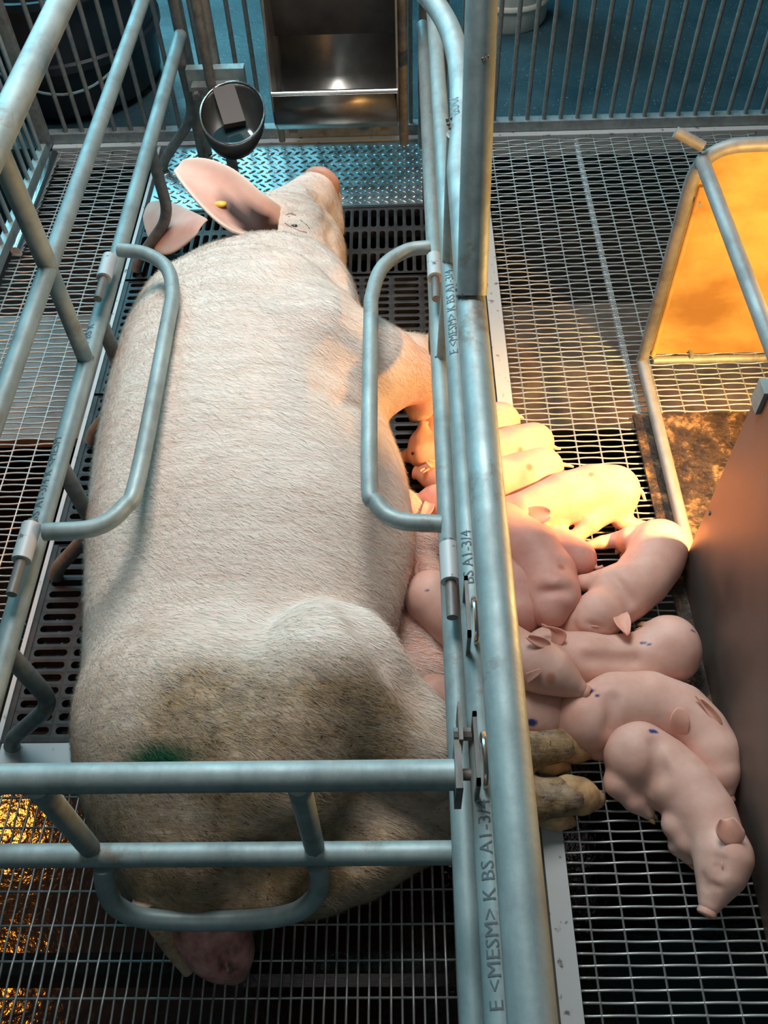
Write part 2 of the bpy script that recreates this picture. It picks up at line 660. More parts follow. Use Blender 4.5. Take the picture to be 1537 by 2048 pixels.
# ------------------------------------------------------------------ bar fences
BAR_R = 0.0062
t = thing("bar_fence", "steel bar fence across the front of the pen, wet blue floor behind", "fence")
b = MB()
b.box((-1.0, 2.376, 0.006), (1.2, 2.406, 0.034))
b.obj("bottom_rail", GALV_MID, t, False)
b = MB()
b.tube([(-1.0, 2.39, 0.93), (1.2, 2.39, 0.93)], 0.016)
b.obj("top_rail", GALV, t)
b = MB()
b.tube([(0, 0, 0.03), (0, 0, 0.92)], BAR_R, 10)
o = b.obj("bar", GALV_DARK, t)
first = True
xs = [0.2175 + 0.0466 * (q - 26) for q in range(47)]
for x in xs:
    if -0.98 < x < 1.18:
        if first:
            w, first = o, False
        else:
            w = o.copy()
            COL.objects.link(w)
        w.location = (x, 2.39, 0)
t = thing("bar_fence", "steel bar fence along the far left side of the pen", "fence")
b = MB()
b.box((-1.012, 0.9, 0.006), (-0.992, 2.372, 0.034))
b.obj("bottom_rail", GALV, t, False)
b = MB()
b.tube([(-1.002, 0.9, 0.93), (-1.002, 2.37, 0.93)], 0.016)
b.obj("top_rail", GALV, t)
b = MB()
b.box((-1.016, 2.33, 0.034), (-0.985, 2.362, 0.93))
b.obj("corner_post", GALV_DARK, t, False)
b = MB()
b.tube([(0, 0, 0.03), (0, 0, 0.92)], BAR_R, 10)
o = b.obj("bar", GALV, t)
for q in range(30):
    w = o if q == 0 else o.copy()
    if q:
        COL.objects.link(w)
    w.location = (-1.002, 2.30 - 0.0466 * q, 0)
b = MB()
p0, p1 = at(92, 315, 0.02), at(48, 420, 0.02)
b.tube([(-0.962, 2.29, 0.024), (-0.962, 1.86, 0.024)], 0.014)
tag(b.obj("floor_pipe", BRIGHT, None), "short shiny pipe lying on the wire floor by the left fence", "pipe")


# ------------------------------------------------------------------ crate gates
def letters(parent, text, x, y, z, r, size, ang, spacing=1.0):
    """stencilled lettering wrapped round a tube that runs along Y; reads towards +Y, tops towards -X"""
    cu = bpy.data.curves.new("stencil", 'FONT')
    cu.body, cu.size, cu.space_character = text, size, spacing
    cu.resolution_u = 2
    to = bpy.data.objects.new("stencil", cu)
    COL.objects.link(to)
    dg = bpy.context.evaluated_depsgraph_get()
    me = bpy.data.meshes.new_from_object(to.evaluated_get(dg))
    bpy.data.objects.remove(to)
    bm = bmesh.new()
    bm.from_mesh(me)
    bmesh.ops.triangulate(bm, faces=bm.faces)
    for _ in range(3):
        bmesh.ops.subdivide_edges(bm, edges=[e for e in bm.edges if e.calc_length() > 0.0022], cuts=1)
    bmesh.ops.triangulate(bm, faces=bm.faces)
    bm.to_mesh(me)
    bm.free()
    V = []
    for v in me.vertices:
        a = ang + (v.co.y - size * 0.35) / r
        V.append((x - math.sin(a) * (r + 0.0004), y + v.co.x, z + math.cos(a) * (r + 0.0004)))
    Fc = [tuple(p.vertices) for p in me.polygons]
    bpy.data.meshes.remove(me)
    o = mesh_obj("lettering", V, Fc, INK, parent, False)
    o['label'] = "dark stencilled pipe lettering"
    return o


def rail(parent, pts, r, name="rail", mat=None, n=18):
    b = MB()
    b.tube(pts, r, n)
    return b.obj(name, mat or GALV, parent)


def weld(parent, p, r, name="weld"):
    """lumpy weld bead round a joint"""
    b = MB()
    for i in range(15):
        a = 2 * math.pi * i / 15 + random.random() * .3
        r_ = r * .85
        c = np.array(p) + np.array([math.cos(a) * r_, math.sin(a) * r_, random.uniform(-.006, .002)])
        rr = r * random.uniform(.12, .26)
        v, f = [], []
        for u in range(5):
            th = math.pi * (u + .5) / 5
            for w in range(6):
                ph = 2 * math.pi * w / 6
                v.append(c + rr * np.array([math.sin(th) * math.cos(ph), math.sin(th) * math.sin(ph), math.cos(th)]))
        for u in range(4):
            for w in range(6):
                f.append((u * 6 + w, (u + 1) * 6 + w, (u + 1) * 6 + (w + 1) % 6, u * 6 + (w + 1) % 6))
        f += [tuple(range(6)), tuple(range(29, 23, -1))]
        b.add(v, f)
    return b.obj(name, GALV_BROWN, parent)


def bow(parent, ctrl, r, sleeves, label=None):
    o = rail(parent, spline(ctrl, 7), r, "swing_bow")
    if label:
        o['label'] = label
    for (x, y, z) in sleeves:
        b = MB()
        b.tube([(x, y - .030, z), (x, y + .030, z)], .0135, 16)
        b.obj("hinge_sleeve", STRIP, o)
        b = MB()
        b.tube([(x, y - .085, z), (x, y + .038, z)], .0075, 12)
        b.obj("hinge_pin", GALV_BROWN, o)
    return o


XL = -0.545
ZA, ZB, ZC = 0.746, 0.534, 0.333
RA, RB, RC = 0.0175, 0.0140, 0.0155
gl = thing("crate_side_gate", "left side of the steel farrowing crate with three long tubes and bent guard legs", "crate gate")
rail(gl, [(XL, 0.0, ZA), (XL, 2.42, ZA)], 0.0205)
rail(gl, [(XL, 0.0, ZB), (XL, 2.36, ZB)], RB)
rail(gl, [(XL, 0.0, ZC), (XL, 2.30, ZC)], RC)
rail(gl, [(XL, 1.13, ZC), (XL, 1.13, ZB)], 0.0135, "post")
rail(gl, [(XL, 1.13, ZB), (XL, 1.12, ZA)], 0.0155, "post")
rail(gl, [(XL, 2.315, 0.004), (XL, 2.315, 1.0)], 0.017, "post", GALV_DARK)
rail(gl, [(XL, 2.27, 0.004), (XL, 2.27, ZC)], 0.013, "post", GALV_DARK)
weld(gl, (XL, 1.13, ZB + .012), 0.014)
weld(gl, (XL, 1.13, ZC + .012), 0.014)
for y in (2.24, 1.80, 1.24, 0.905, 0.575):
    rail(gl, fillet([(XL + .002, y, ZC - .004), (XL + .004, y + .008, 0.15), (-0.645, y + .004, 0.03), (-0.655, y, .006)], 0.05), 0.0130, "guard_leg", GALV_DARK)
zb = 0.380
bow(gl, [at(x, y, zb) for x, y in ((238, 500), (290, 507), (333, 535), (345, 585), (334, 655), (277, 950), (248, 1015), (190, 1055), (88, 1064))], 0.0128,
    [(-0.534, 1.325, zb), (-0.534, 0.72, zb)], "hinged bow bent inwards over the sow's back")
T1 = "E <MESM> K BS A1-3/4"
letters(gl, "BS A1-3/4 K <MESM", XL, 0.78, ZC, RC, 0.019, 0.35, 1.05)
letters(gl, "A1 BS K", XL, 1.145, ZC, RC, 0.019, 0.35, 1.05)

XR = 0.075
gr = thing("crate_side_gate", "right side of the steel farrowing crate with thick tubes between sow and piglets", "crate gate")
rail(gr, [(0.075, -0.20, ZA), (0.075, 1.03, ZA)] + spline([at(925, 265, ZA), at(924, 200, ZA + .002), at(917, 120, ZA + .006), at(898, 55, ZA + .012), at(868, 5, ZA + .02), at(835, -32, ZA + .03)], 8), 0.0165)
rail(gr, [(0.0735, -0.20, ZB), (0.0735, 2.33, ZB)], 0.0148)
rail(gr, [(0.062, -0.20, ZC), (0.062, 2.31, ZC)], 0.0158)
rail(gr, [(0.068, 1.115, ZC), (0.074, 1.112, ZB)], 0.0128, "post")
rail(gr, [(0.074, 1.112, ZB), (0.075, 1.112, ZA)], 0.0135, "post")
rail(gr, [(0.066, 2.33, 0.004), (0.068, 2.33, 0.62)], 0.016, "post", GALV_DARK)
rail(gr, [(0.0755, 0.775, ZA + .010), (0.085, 0.96, 0.985), (0.092, 1.10, 1.16)], 0.0165, "brace")
weld(gr, (0.0755, 0.780, ZA + .016), 0.017)
weld(gr, (0.0745, 1.112, ZB + .012), 0.014)
weld(gr, (0.066, 1.112, ZC + .012), 0.013)
weld(gr, (0.075, 1.125, ZA + .012), 0.014)
weld(gr, (0.0855, 0.915, 0.945), 0.008)
for y in (2.24, 1.80, 1.30):
    rail(gr, fillet([(0.062, y, ZC - .004), (0.060, y + .008, 0.15), (0.15, y + .004, 0.03), (0.16, y, .006)], 0.05), 0.0125, "guard_leg", GALV_DARK)
bow(gr, [at(x, y, zb) for x, y in ((860, 494), (812, 502), (765, 535), (745, 590), (742, 640), (739, 950), (752, 1005), (795, 1040), (884, 1048))], 0.0128,
    [(0.058, 1.305, zb), (0.058, 0.675, zb)], "hinged bow bent inwards over the sow's belly")
for (y, tx) in ((0.905, "E <MESM> K BS A1-3/4"), (0.535, "BS A1-3/4"), (0.115, "E <MESM> K BS A1-3/4"), ):
    letters(gr, tx, 0.0735, y, ZB, 0.0148, 0.0180, 0.35, 1.02)
letters(gr, "BS K", 0.075, 1.135, ZA, 0.0170, 0.018, 0.1, 1.2)


def hasp(parent, y, x=0.049, zt=0.588):
    b = MB()
    x0, x1, w = x + .012, x + .016, 0.036
    # slotted plate standing on the middle rail
    for a, c in (((x0, y - w, ZB - .01), (x1, y - w + .006, zt)), ((x0, y + w - .006, ZB - .01), (x1, y + w, zt)),
                 ((x0, y - w, zt - .006), (x1, y + w, zt)), ((x0, y - w, ZB - .012), (x1, y + w, ZB + .006))):
        b.box(a, c)
    h = b.obj("hasp_plate", GALV_BROWN, parent, False)
    b = MB()
    pts = [(x + .023, y + .026 * math.cos(a), ZB + .022 + .016 * math.sin(a)) for a in np.linspace(0, 2 * math.pi, 25)[:-1]]
    b.tube(pts, 0.0027, 8, False, True)
    b.obj("locking_ring", BRIGHT, h)
    return h


hasp(gr, 0.485)
hasp(gr, 0.330)
b = MB()
b.box((0.048, 0.345, ZB - .015), (0.052, 0.385, ZB + .035))
b.tube([(0.044, 0.36, ZB + .012), (0.062, 0.36, ZB + .012)], .007, 8)
b.obj("lug", GALV_BROWN, gr, False)

YR = 0.323
t = thing("crate_rear_gate", "steel rear gate with two crosswise tubes and a bent bow behind the sow's rump", "crate gate")
rail(t, [(-0.82, YR, ZB), (0.043, YR, ZB)], 0.0152)
rail(t, [(-0.80, YR, 0.273), (0.056, YR, 0.273)], 0.0145)
for x0, x1 in ((-0.372, -0.392), (-0.111, -0.118)):
    rail(t, [(x0, YR - .006, ZB - .005), (x1, YR + .004, 0.292)], 0.0125, "post")
    weld(t, (x1, YR + .002, 0.289), 0.010)
ub = [at(207, 1735, 0.262), at(212, 1775, 0.235), at(232, 1812, 0.205), at(290, 1836, 0.18), at(400, 1842, 0.17), at(520, 1838, 0.175), at(590, 1825, 0.19), at(630, 1795, 0.215), at(640, 1760, 0.24), at(634, 1730, 0.262)]
rail(t, spline(ub, 7), 0.0125, "tail_bow")
b = MB()
b.box((0.043, YR - .024, ZB - .03), (0.050, YR + .024, ZB + .03))
b.obj("latch_plate", GALV_BROWN, t, False)
b = MB()
b.tube([(0.05, YR, ZB), (0.095, YR, ZB)], .006, 10)
b.obj("latch_bolt", GALV_BROWN, t)

# ------------------------------------------------------------------ feeder trough
k = NT("dark_stainless_steel")
k.base(k.ramp(k.noise(12, 5), [(0.3, (0.035, 0.036, 0.036)), (0.7, (0.075, 0.075, 0.07))])).pr(0.4, 0.6)
DARKSTEEL = k.m
t = thing("feeding_trough", "stainless steel sow feeder trough hanging on the front bar fence", "trough")
X0, X1 = -0.308, -0.004
prof = [(2.100, 0.281), (2.108, 0.281), (2.110, 0.268), (2.104, 0.255), (2.100, 0.235), (2.106, 0.200), (2.135, 0.170), (2.180, 0.160), (2.26, 0.165), (2.345, 0.215), (2.362, 0.45), (2.362, 0.90)]
v, f = [], []
for x in (X0, X1):
    v += [(x, y, z) for y, z in prof]
n = len(prof)
f = [(i, i + 1, n + i + 1, n + i) for i in range(n - 1)]
o = mesh_obj("basin", v, f, STAIN, t)
sharp(o, 45)
o.modifiers.new("thick", 'SOLIDIFY').thickness = 0.003
for x in (X0, X1):
    sp_ = [(2.100, 0.281)] + prof[4:11] + [(2.362, 0.90), (2.24, 0.90), (2.20, 0.62), (2.115, 0.345)]
    v = [(x - .0025, y, z) for y, z in sp_] + [(x + .0025, y, z) for y, z in sp_]
    n = len(sp_)
    f = [tuple(range(n)), tuple(range(2 * n - 1, n - 1, -1))] + [(i, (i + 1) % n, n + (i + 1) % n, n + i) for i in range(n)]
    mesh_obj("side_plate", v, f, STAIN, t, False)
b = MB()
b.tube([(X0, 2.100, 0.281), (X1, 2.100, 0.281)], 0.006, 10)
b.obj("front_lip", BRIGHT, t)
hop = [(X0, 2.275, 0.335), (X1, 2.275, 0.335), (X1, 2.245, 0.60), (X0, 2.245, 0.60), (X0, 2.235, 0.90), (X1, 2.235, 0.90)]
o = mesh_obj("hopper_front", hop, [(0, 1, 2, 3), (3, 2, 5, 4)], DARKSTEEL, t, False)
o.modifiers.new("thick", 'SOLIDIFY').thickness = 0.004
for x in (X0 + .03, X1 - .035):
    b = MB()
    b.box((x - .011, 2.19, 0.128), (x + .011, 2.215, 0.168))
    b.obj("foot_bracket", GALV_BROWN, t, False)
rail(t, [(X1 + .014, 2.19, 0.09), (X1 + .014, 2.19, 0.92)], 0.0125, "support_post", GALV_BROWN)
rail(t, [(X0 - .012, 2.27, 0.06), (X0 - .012, 2.27, 0.92)], 0.009, "support_post", GALV_DARK)

# ------------------------------------------------------------------ drinker
k = NT("dark_brown_steel")
k.base((0.030, 0.024, 0.021)).pr(0.5, 0.3)
PADDLE = k.m
t = thing("drinker_bowl", "round steel drinking bowl clamped to a pipe left of the trough", "drinker")
bc = at(465, 226, 0.235)
v, f = [], []
def tilt(x, y, z, al=0.42):
    return (bc[0] + x, bc[1] + y * math.cos(al) + z * math.sin(al), bc[2] + y * math.sin(al) + z * math.cos(al))


rings = [(0.083, 0.0), (0.082, -.010), (0.077, -.030), (0.064, -.050), (0.044, -.062), (0.02, -.066)]
for r_, z_ in rings:
    for q in range(32):
        a = 2 * math.pi * q / 32
        v.append(tilt(r_ * math.cos(a) * 0.95, r_ * math.sin(a) * 1.05, z_))
for i in range(len(rings) - 1):
    for q in range(32):
        f.append((i * 32 + q, i * 32 + (q + 1) % 32, (i + 1) * 32 + (q + 1) % 32, (i + 1) * 32 + q))
f.append(tuple(5 * 32 + q for q in range(32)))
o = mesh_obj("bowl", v, f, DARKSTEEL, t)
o.modifiers.new("thick", 'SOLIDIFY').thickness = 0.002
b = MB()
b.tube([tilt(.083 * .95 * math.cos(a), .083 * 1.05 * math.sin(a), .001) for a in np.linspace(0, 2 * math.pi, 49)[:-1]], .0024, 8, False, True)
b.obj("rim", BRIGHT, o)
b = MB()
v = [tilt(.056 * math.cos(a), .056 * math.sin(a) * .8 - .012, -.050) for a in np.linspace(0, 2 * math.pi, 33)[:-1]]
mesh_obj("water", v, [tuple(range(32))], WATER, t, False)
cl = (bc[0] - 0.045, bc[1] + 0.115)
b = MB()
b.box((cl[0] - .075, cl[1] - .008, 0.235), (cl[0] + .070, cl[1] + .018, 0.290))
b.obj("clamp_plate", GALV, t, False)
b = MB()
b.box((cl[0] - .062, cl[1] - .040, 0.225), (cl[0] + .055, cl[1] - .008, 0.262))
b.obj("clamp_plate", GALV_DARK, t, False)
for dx in (-.05, .045):
    b = MB()
    b.tube([(cl[0] + dx, cl[1] - .055, .245), (cl[0] + dx, cl[1] - .03, .245)], .009, 6)
    b.obj("clamp_bolt", GALV_BROWN, t)
b = MB()
p = np.array([bc[0] - .025, bc[1] + .07, .255])
q = np.array([bc[0] + .004, bc[1] - .012, .205])
s_ = np.array([.026, .008, 0])
v = [p - s_, p + s_, q + s_, q - s_, p - s_ + (0, 0, .012), p + s_ + (0, 0, .012), q + s_ + (0, 0, .012), q - s_ + (0, 0, .012)]
b.add(v, [(3, 2, 1, 0), (4, 5, 6, 7), (0, 1, 5, 4), (1, 2, 6, 5), (2, 3, 7, 6), (3, 0, 4, 7)])
b.obj("valve_paddle", PADDLE, t, False)
rail(t, [(cl[0] - .012, cl[1] - .030, 0.255), (cl[0] - .012, cl[1] - .030, 0.95)], 0.0125, "water_pipe", GALV_BROWN)
rail(t, [(cl[0] - .008, cl[1] + .03, 0.0), (cl[0] - .012, cl[1] + .03, 0.95)], 0.0145, "stand_pipe", GALV_DARK)


# ------------------------------------------------------------------ creep area on the right
XC = 0.516
t = thing("creep_box", "tubular creep box frame with a glowing yellow back panel under the heat lamp", "creep box")
top = 0.527
fr = fillet([(XC, 1.425, 0.03), (XC, 1.425, top), (1.18, 1.425, top + .012)], 0.075, 9)
rail(t, fr, 0.0125, "frame_tube", GALV_MID)
rail(t, [(XC + .006, 1.42, top - .022), (XC + .012, -0.1, top - .022)], 0.0125, "top_tube", GALV_MID)
rail(t, [(XC, 1.43, 0.026), (XC, -0.1, 0.026)], 0.0125, "floor_tube", GALV_MID)
rail(t, [(XC + .02, 1.418, 0.034), (1.18, 1.418, 0.034)], 0.0085, "lower_tube")
rail(t, [at(1352, 264, top + .02), (XC + .004, 1.425, top)], 0.0095, "stub_handle", GALV_MID)
rail(t, [(1.18, 1.425, 0.02), (1.18, 1.425, top + .012)], 0.0125, "frame_tube", GALV_MID)
pts = fillet([(XC + .012, 1.432, 0.038), (XC + .012, 1.432, top - .008), (1.17, 1.432, top + .004), (1.17, 1.432, 0.038)], 0.07, 9)
v = [tuple(p) for p in pts] + [(p[0], p[1] + .006, p[2]) for p in pts]
n = len(pts)
mesh_obj("back_panel", v, [tuple(range(n)), tuple(range(2 * n - 1, n - 1, -1))] + [(i, (i + 1) % n, n + (i + 1) % n, n + i) for i in range(n)], PANEL, t, False)
rail(t, [(XC + .016, 1.416, 0.05), (XC + .016, 1.416, top - .07)], 0.005, "panel_bead", PANEL)
for x, z in ((XC + .10, .045), (XC + .02, .046), (XC + .02, .42)):
    b = MB()
    b.tube([(x, 1.412, z), (x, 1.434, z)], .005, 8)
    b.obj("rivet", GALV, t)
t = thing("creep_side_sheet", "brown-grey metal side sheet of the creep box standing beside the sleeping piglets", "partition")
b = MB()
b.box((0.500, -0.12, 0.004), (0.503, 0.898, 0.489))
b.obj("sheet", SHEET, t, False)
b = MB()
b.box((0.494, 0.868, 0.455), (0.508, 0.897, 0.497))
b.obj("clip", GALV, t, False)
b = MB()
b.tube([(0.4975, 0.885, .20), (0.5005, 0.885, .20)], .004, 8)
b.obj("rivet", GALV_DARK, t)
b = MB()
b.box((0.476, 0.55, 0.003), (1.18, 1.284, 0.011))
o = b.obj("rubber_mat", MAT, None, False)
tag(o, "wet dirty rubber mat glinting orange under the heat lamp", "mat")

# ------------------------------------------------------------------ things beyond the fence
t = thing("plastic_bucket", "white ribbed plastic bucket on the blue aisle floor", "bucket")
v, f = [], []
prof = [(0.0, 0.0), (0.125, 0.0), (0.130, 0.01), (0.136, 0.07), (0.142, 0.075), (0.142, 0.085), (0.138, 0.09), (0.146, 0.16), (0.153, 0.165), (0.153, 0.18), (0.148, 0.185), (0.158, 0.34), (0.165, 0.345), (0.165, 0.355), (0.154, 0.355), (0.13, 0.02), (0.0, 0.02)]
for r_, z_ in prof:
    for q in range(36):
        a = 2 * math.pi * q / 36
        v.append((0.365 + r_ * math.cos(a), 3.14 + r_ * math.sin(a), -0.03 + z_))
for i in range(len(prof) - 1):
    for q in range(36):
        f.append((i * 36 + q, i * 36 + (q + 1) % 36, (i + 1) * 36 + (q + 1) % 36, (i + 1) * 36 + q))
sharp(mesh_obj("pail", v, f, WPLAS, t), 40)
b = MB()
b.tube([(0.365 + .158 * math.cos(a), 3.14 - .10 * math.sin(a), 0.28 - .17 * math.sin(a)) for a in np.linspace(0, math.pi, 20)], .003, 6)
b.obj("handle", GALV, t)
t = thing("rubber_tub", "large round black tub in the aisle behind the left fence corner", "tub")
v, f = [], []
cx, cy = -1.02, 2.80
prof = [(0.0, 0.0), (0.24, 0.0), (0.27, 0.03), (0.285, 0.16), (0.30, 0.165), (0.30, 0.185), (0.29, 0.19), (0.30, 0.34), (0.315, 0.345), (0.315, 0.365), (0.29, 0.36), (0.26, 0.05), (0.0, 0.04)]
for r_, z_ in prof:
    for q in range(44):
        a = 2 * math.pi * q / 44
        v.append((cx + r_ * math.cos(a), cy + r_ * math.sin(a), -0.03 + z_))
for i in range(len(prof) - 1):
    for q in range(44):
        f.append((i * 44 + q, i * 44 + (q + 1) % 44, (i + 1) * 44 + (q + 1) % 44, (i + 1) * 44 + q))
sharp(mesh_obj("tub_wall", v, f, RUBBER, t), 40)
b = MB()
b.tube([(cx + .30 * math.cos(a), cy + .30 * math.sin(a), 0.20 - .12 * math.sin((a - 4.0) / 1.9 * math.pi)) for a in np.linspace(4.0, 5.9, 20)], .004, 6)
b.obj("wire_handle", GALV, t)
t = thing("plastic_box", "blue plastic box in the aisle behind the black tub", "box")
b = MB()
b.box((-1.75, 3.15, -0.03), (-1.30, 3.5, 0.30))
b.obj("crate_body", BPLAS, t, False)
b = MB()
b.box((-1.77, 3.13, 0.28), (-1.28, 3.52, 0.31))
b.obj("crate_lid", BPLAS, t, False)


# ------------------------------------------------------------------ animals: signed distance fields meshed with surface nets
def surface_nets(Fd, o, h):
    s = Fd < 0
    nx, ny, nz = Fd.shape
    cs = [(i, j, k) for i in (0, 1) for j in (0, 1) for k in (0, 1)]

    def sl(A, c):
        return A[c[0]:nx - 1 + c[0], c[1]:ny - 1 + c[1], c[2]:nz - 1 + c[2]]
    tot = sum(sl(s, c).astype(np.int8) for c in cs)
    act = (tot > 0) & (tot < 8)
    ii = np.argwhere(act)
    acc = np.zeros((len(ii), 3))
    cnt = np.zeros(len(ii))
    for a in cs:
        for ax in range(3):
            if a[ax]:
                continue
            bb = list(a)
            bb[ax] = 1
            fa = Fd[ii[:, 0] + a[0], ii[:, 1] + a[1], ii[:, 2] + a[2]]
            fb = Fd[ii[:, 0] + bb[0], ii[:, 1] + bb[1], ii[:, 2] + bb[2]]
            m = (fa < 0) != (fb < 0)
            tt = np.where(m, fa / np.where(m, fa - fb, 1), 0)
            p = np.tile(np.array(a, float), (len(ii), 1))
            p[:, ax] += tt
            acc += p * m[:, None]
            cnt += m
    V = (ii + acc / cnt[:, None]) * h + o
    idx = -np.ones(act.shape, int)
    idx[act] = np.arange(len(ii))
    Q = []
    for ax in range(3):
        u, w = (ax + 1) % 3, (ax + 2) % 3
        lo = [slice(None)] * 3
        hi = [slice(None)] * 3
        lo[ax], hi[ax] = slice(0, -1), slice(1, None)
        d = s[tuple(lo)].astype(int) - s[tuple(hi)].astype(int)
        e = np.argwhere(d != 0)
        e = e[(e[:, u] > 0) & (e[:, w] > 0) & (e[:, u] < Fd.shape[u] - 1) & (e[:, w] < Fd.shape[w] - 1)]
        sg = d[e[:, 0], e[:, 1], e[:, 2]]

        def cell(du, dw):
            q = e.copy()
            q[:, u] -= du
            q[:, w] -= dw
            return idx[q[:, 0], q[:, 1], q[:, 2]]
        quad = np.stack([cell(1, 1), cell(0, 1), cell(0, 0), cell(1, 0)], 1)
        quad[sg < 0] = quad[sg < 0][:, ::-1]
        Q.append(quad)
    return V, np.concatenate(Q)


def smin(a, b, k):
    h = np.clip(0.5 + 0.5 * (b - a) / k, 0, 1)
    return b + (a - b) * h - k * h * (1 - h)


class SDF:
    def __init__(s, lo, hi, h):
        s.lo, s.h = np.array(lo, float), h
        s.n = np.ceil((np.array(hi) - s.lo) / h).astype(int) + 1
        ax = [s.lo[i] + h * np.arange(s.n[i]) for i in range(3)]
        s.X, s.Y, s.Z = np.meshgrid(*ax, indexing='ij')
        s.F = np.full(s.X.shape, 9.0)

    def region(s, lo, hi):
        a = np.clip(np.floor((np.array(lo) - s.lo) / s.h).astype(int), 0, s.n)
        b = np.clip(np.ceil((np.array(hi) - s.lo) / s.h).astype(int) + 1, 0, s.n)
        return tuple(slice(a[i], b[i]) for i in range(3))

    def put(s, sl, d, k, sub=False):
        if sub:
            s.F[sl] = -smin(-s.F[sl], d, k)
        else:
            s.F[sl] = smin(s.F[sl], d, k)

    def cone(s, a, b, ra, rb, k=0.02, sub=False, flat=1.0):
        a, b = np.array(a, float), np.array(b, float)
        m = max(ra, rb) + k * 1.5 + 0.01
        sl = s.region(np.minimum(a, b) - m, np.maximum(a, b) + m)
        x, y, z = s.X[sl], s.Y[sl], s.Z[sl]
        ab = b - a
        t = np.clip(((x - a[0]) * ab[0] + (y - a[1]) * ab[1] + (z - a[2]) * ab[2]) / (ab @ ab + 1e-12), 0, 1)
        d = np.sqrt((x - a[0] - t * ab[0]) ** 2 + (y - a[1] - t * ab[1]) ** 2 + ((z - a[2] - t * ab[2]) / flat) ** 2) - (ra + (rb - ra) * t)
        s.put(sl, d, k, sub)

    def chain(s, pts, k=0.02):
        for p, q in zip(pts[:-1], pts[1:]):
            s.cone(p[:3], q[:3], p[3], q[3], k)

    def ell(s, c, r, k=0.02, rot=0.0, sub=False, tilt=0.0):
        c, r = np.array(c, float), np.array(r, float)
        m = max(r) + k * 1.5 + 0.01
        sl = s.region(c - m, c + m)
        x, y, z = s.X[sl] - c[0], s.Y[sl] - c[1], s.Z[sl] - c[2]
        ca, sa = math.cos(rot), math.sin(rot)
        x, y = x * ca + y * sa, -x * sa + y * ca
        ct, st = math.cos(tilt), math.sin(tilt)
        x, z = x * ct + z * st, -x * st + z * ct
        q = np.sqrt((x / r[0]) ** 2 + (y / r[1]) ** 2 + (z / r[2]) ** 2)
        g = np.sqrt((x / r[0] ** 2) ** 2 + (y / r[1] ** 2) ** 2 + (z / r[2] ** 2) ** 2) + 1e-9
        d = q * (q - 1) / g
        s.put(sl, d, k, sub)

    def mesh(s, zfloor=0.005):
        Fd = np.maximum(s.F, zfloor - s.Z)
        return surface_nets(Fd, s.lo, s.h)


def relax(V, Q, it=2, lam=0.5):
    for _ in range(it):
        A = np.zeros_like(V)
        n = np.zeros(len(V))
        for i in range(4):
            j = (i + 1) % 4
            np.add.at(A, Q[:, i], V[Q[:, j]])
            np.add.at(A, Q[:, j], V[Q[:, i]])
            np.add.at(n, Q[:, i], 1)
            np.add.at(n, Q[:, j], 1)
        V = V + lam * (A / np.maximum(n, 1)[:, None] - V)
    return V


def set_attr(o, name, val):
    a = o.data.attributes.new(name, 'FLOAT', 'POINT')
    a.data.foreach_set('value', np.asarray(val, np.float32))


def blob(V, c, r, soft=0.5):
    d = np.sqrt((((V - np.array(c)) / np.array(r)) ** 2).sum(1))
    return np.clip((1 - d) / soft, 0, 1)


def leaf(name, base_a, base_b, tip, width, cup, mat, parent, nrm, n=9, m=7, thick=0.004, curl=0.0):
    """an ear: a cupped leaf from a base edge (base_a-base_b) to a tip"""
    A, B, T = (np.array(p, float) for p in (base_a, base_b, tip))
    N = np.array(nrm, float)
    N /= np.linalg.norm(N)
    mid = (A + B) / 2
    ax = T - mid
    side = (B - A)
    bl = np.linalg.norm(side)
    side = side / bl
    V, Fc, hol, rim = [], [], [], []
    for i in range(n + 1):
        u = i / n
        prof = (bl / 2) * (1 - u) + (width / 2) * math.sin(math.pi * min(1, u * 0.92 + 0.12)) * 1.0
        prof = prof * math.sqrt(max(0.0, 1 - u ** 3.5))
        for j in range(m + 1):
            w = -1 + 2 * j / m
            d = cup * (1 - w * w) * (1 - 0.55 * u)
            V.append(mid + ax * u + side * prof * w - N * d + N * curl * u * u)
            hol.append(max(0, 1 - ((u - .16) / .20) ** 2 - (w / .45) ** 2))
            rim.append(max(0, abs(w) - .8) * 4 if i < n - 1 else .6)
    for i in range(n):
        for j in range(m):
            a = i * (m + 1) + j
            Fc.append((a, a + 1, a + m + 2, a + m + 1))
    o = mesh_obj(name, V, Fc, mat, parent)
    set_attr(o, 'hollow', np.clip(hol, 0, 1))
    set_attr(o, 'rim', np.clip(rim, 0, 1))
    so = o.modifiers.new("thick", 'SOLIDIFY')
    so.thickness, so.offset = thick, 0
    su = o.modifiers.new("round", 'SUBSURF')
    su.levels = su.render_levels = 1
    return o


def ball(name, c, r, mat, parent, sq=(1, 1, 1)):
    v, f = [], []
    for u in range(7):
        th = math.pi * (u + .5) / 7
        for w in range(10):
            ph = 2 * math.pi * w / 10
            v.append((c[0] + sq[0] * r * math.sin(th) * math.cos(ph), c[1] + sq[1] * r * math.sin(th) * math.sin(ph), c[2] + sq[2] * r * math.cos(th)))
    for u in range(6):
        for w in range(10):
            f.append((u * 10 + w, (u + 1) * 10 + w, (u + 1) * 10 + (w + 1) % 10, u * 10 + (w + 1) % 10))
    f += [tuple(range(10)), tuple(range(69, 59, -1))]
    return mesh_obj(name, v, f, mat, parent)


from mathutils.bvhtree import BVHTree


class Surf:
    def __init__(s, V, Q):
        s.t = BVHTree.FromPolygons([tuple(v) for v in V], [tuple(int(i) for i in q) for q in Q])

    def hit(s, px, py):
        d = Vector(ray(px, py)).normalized()
        r = s.t.ray_cast(Vector(C0), d)
        return np.array(r[0]) if r[0] is not None else None


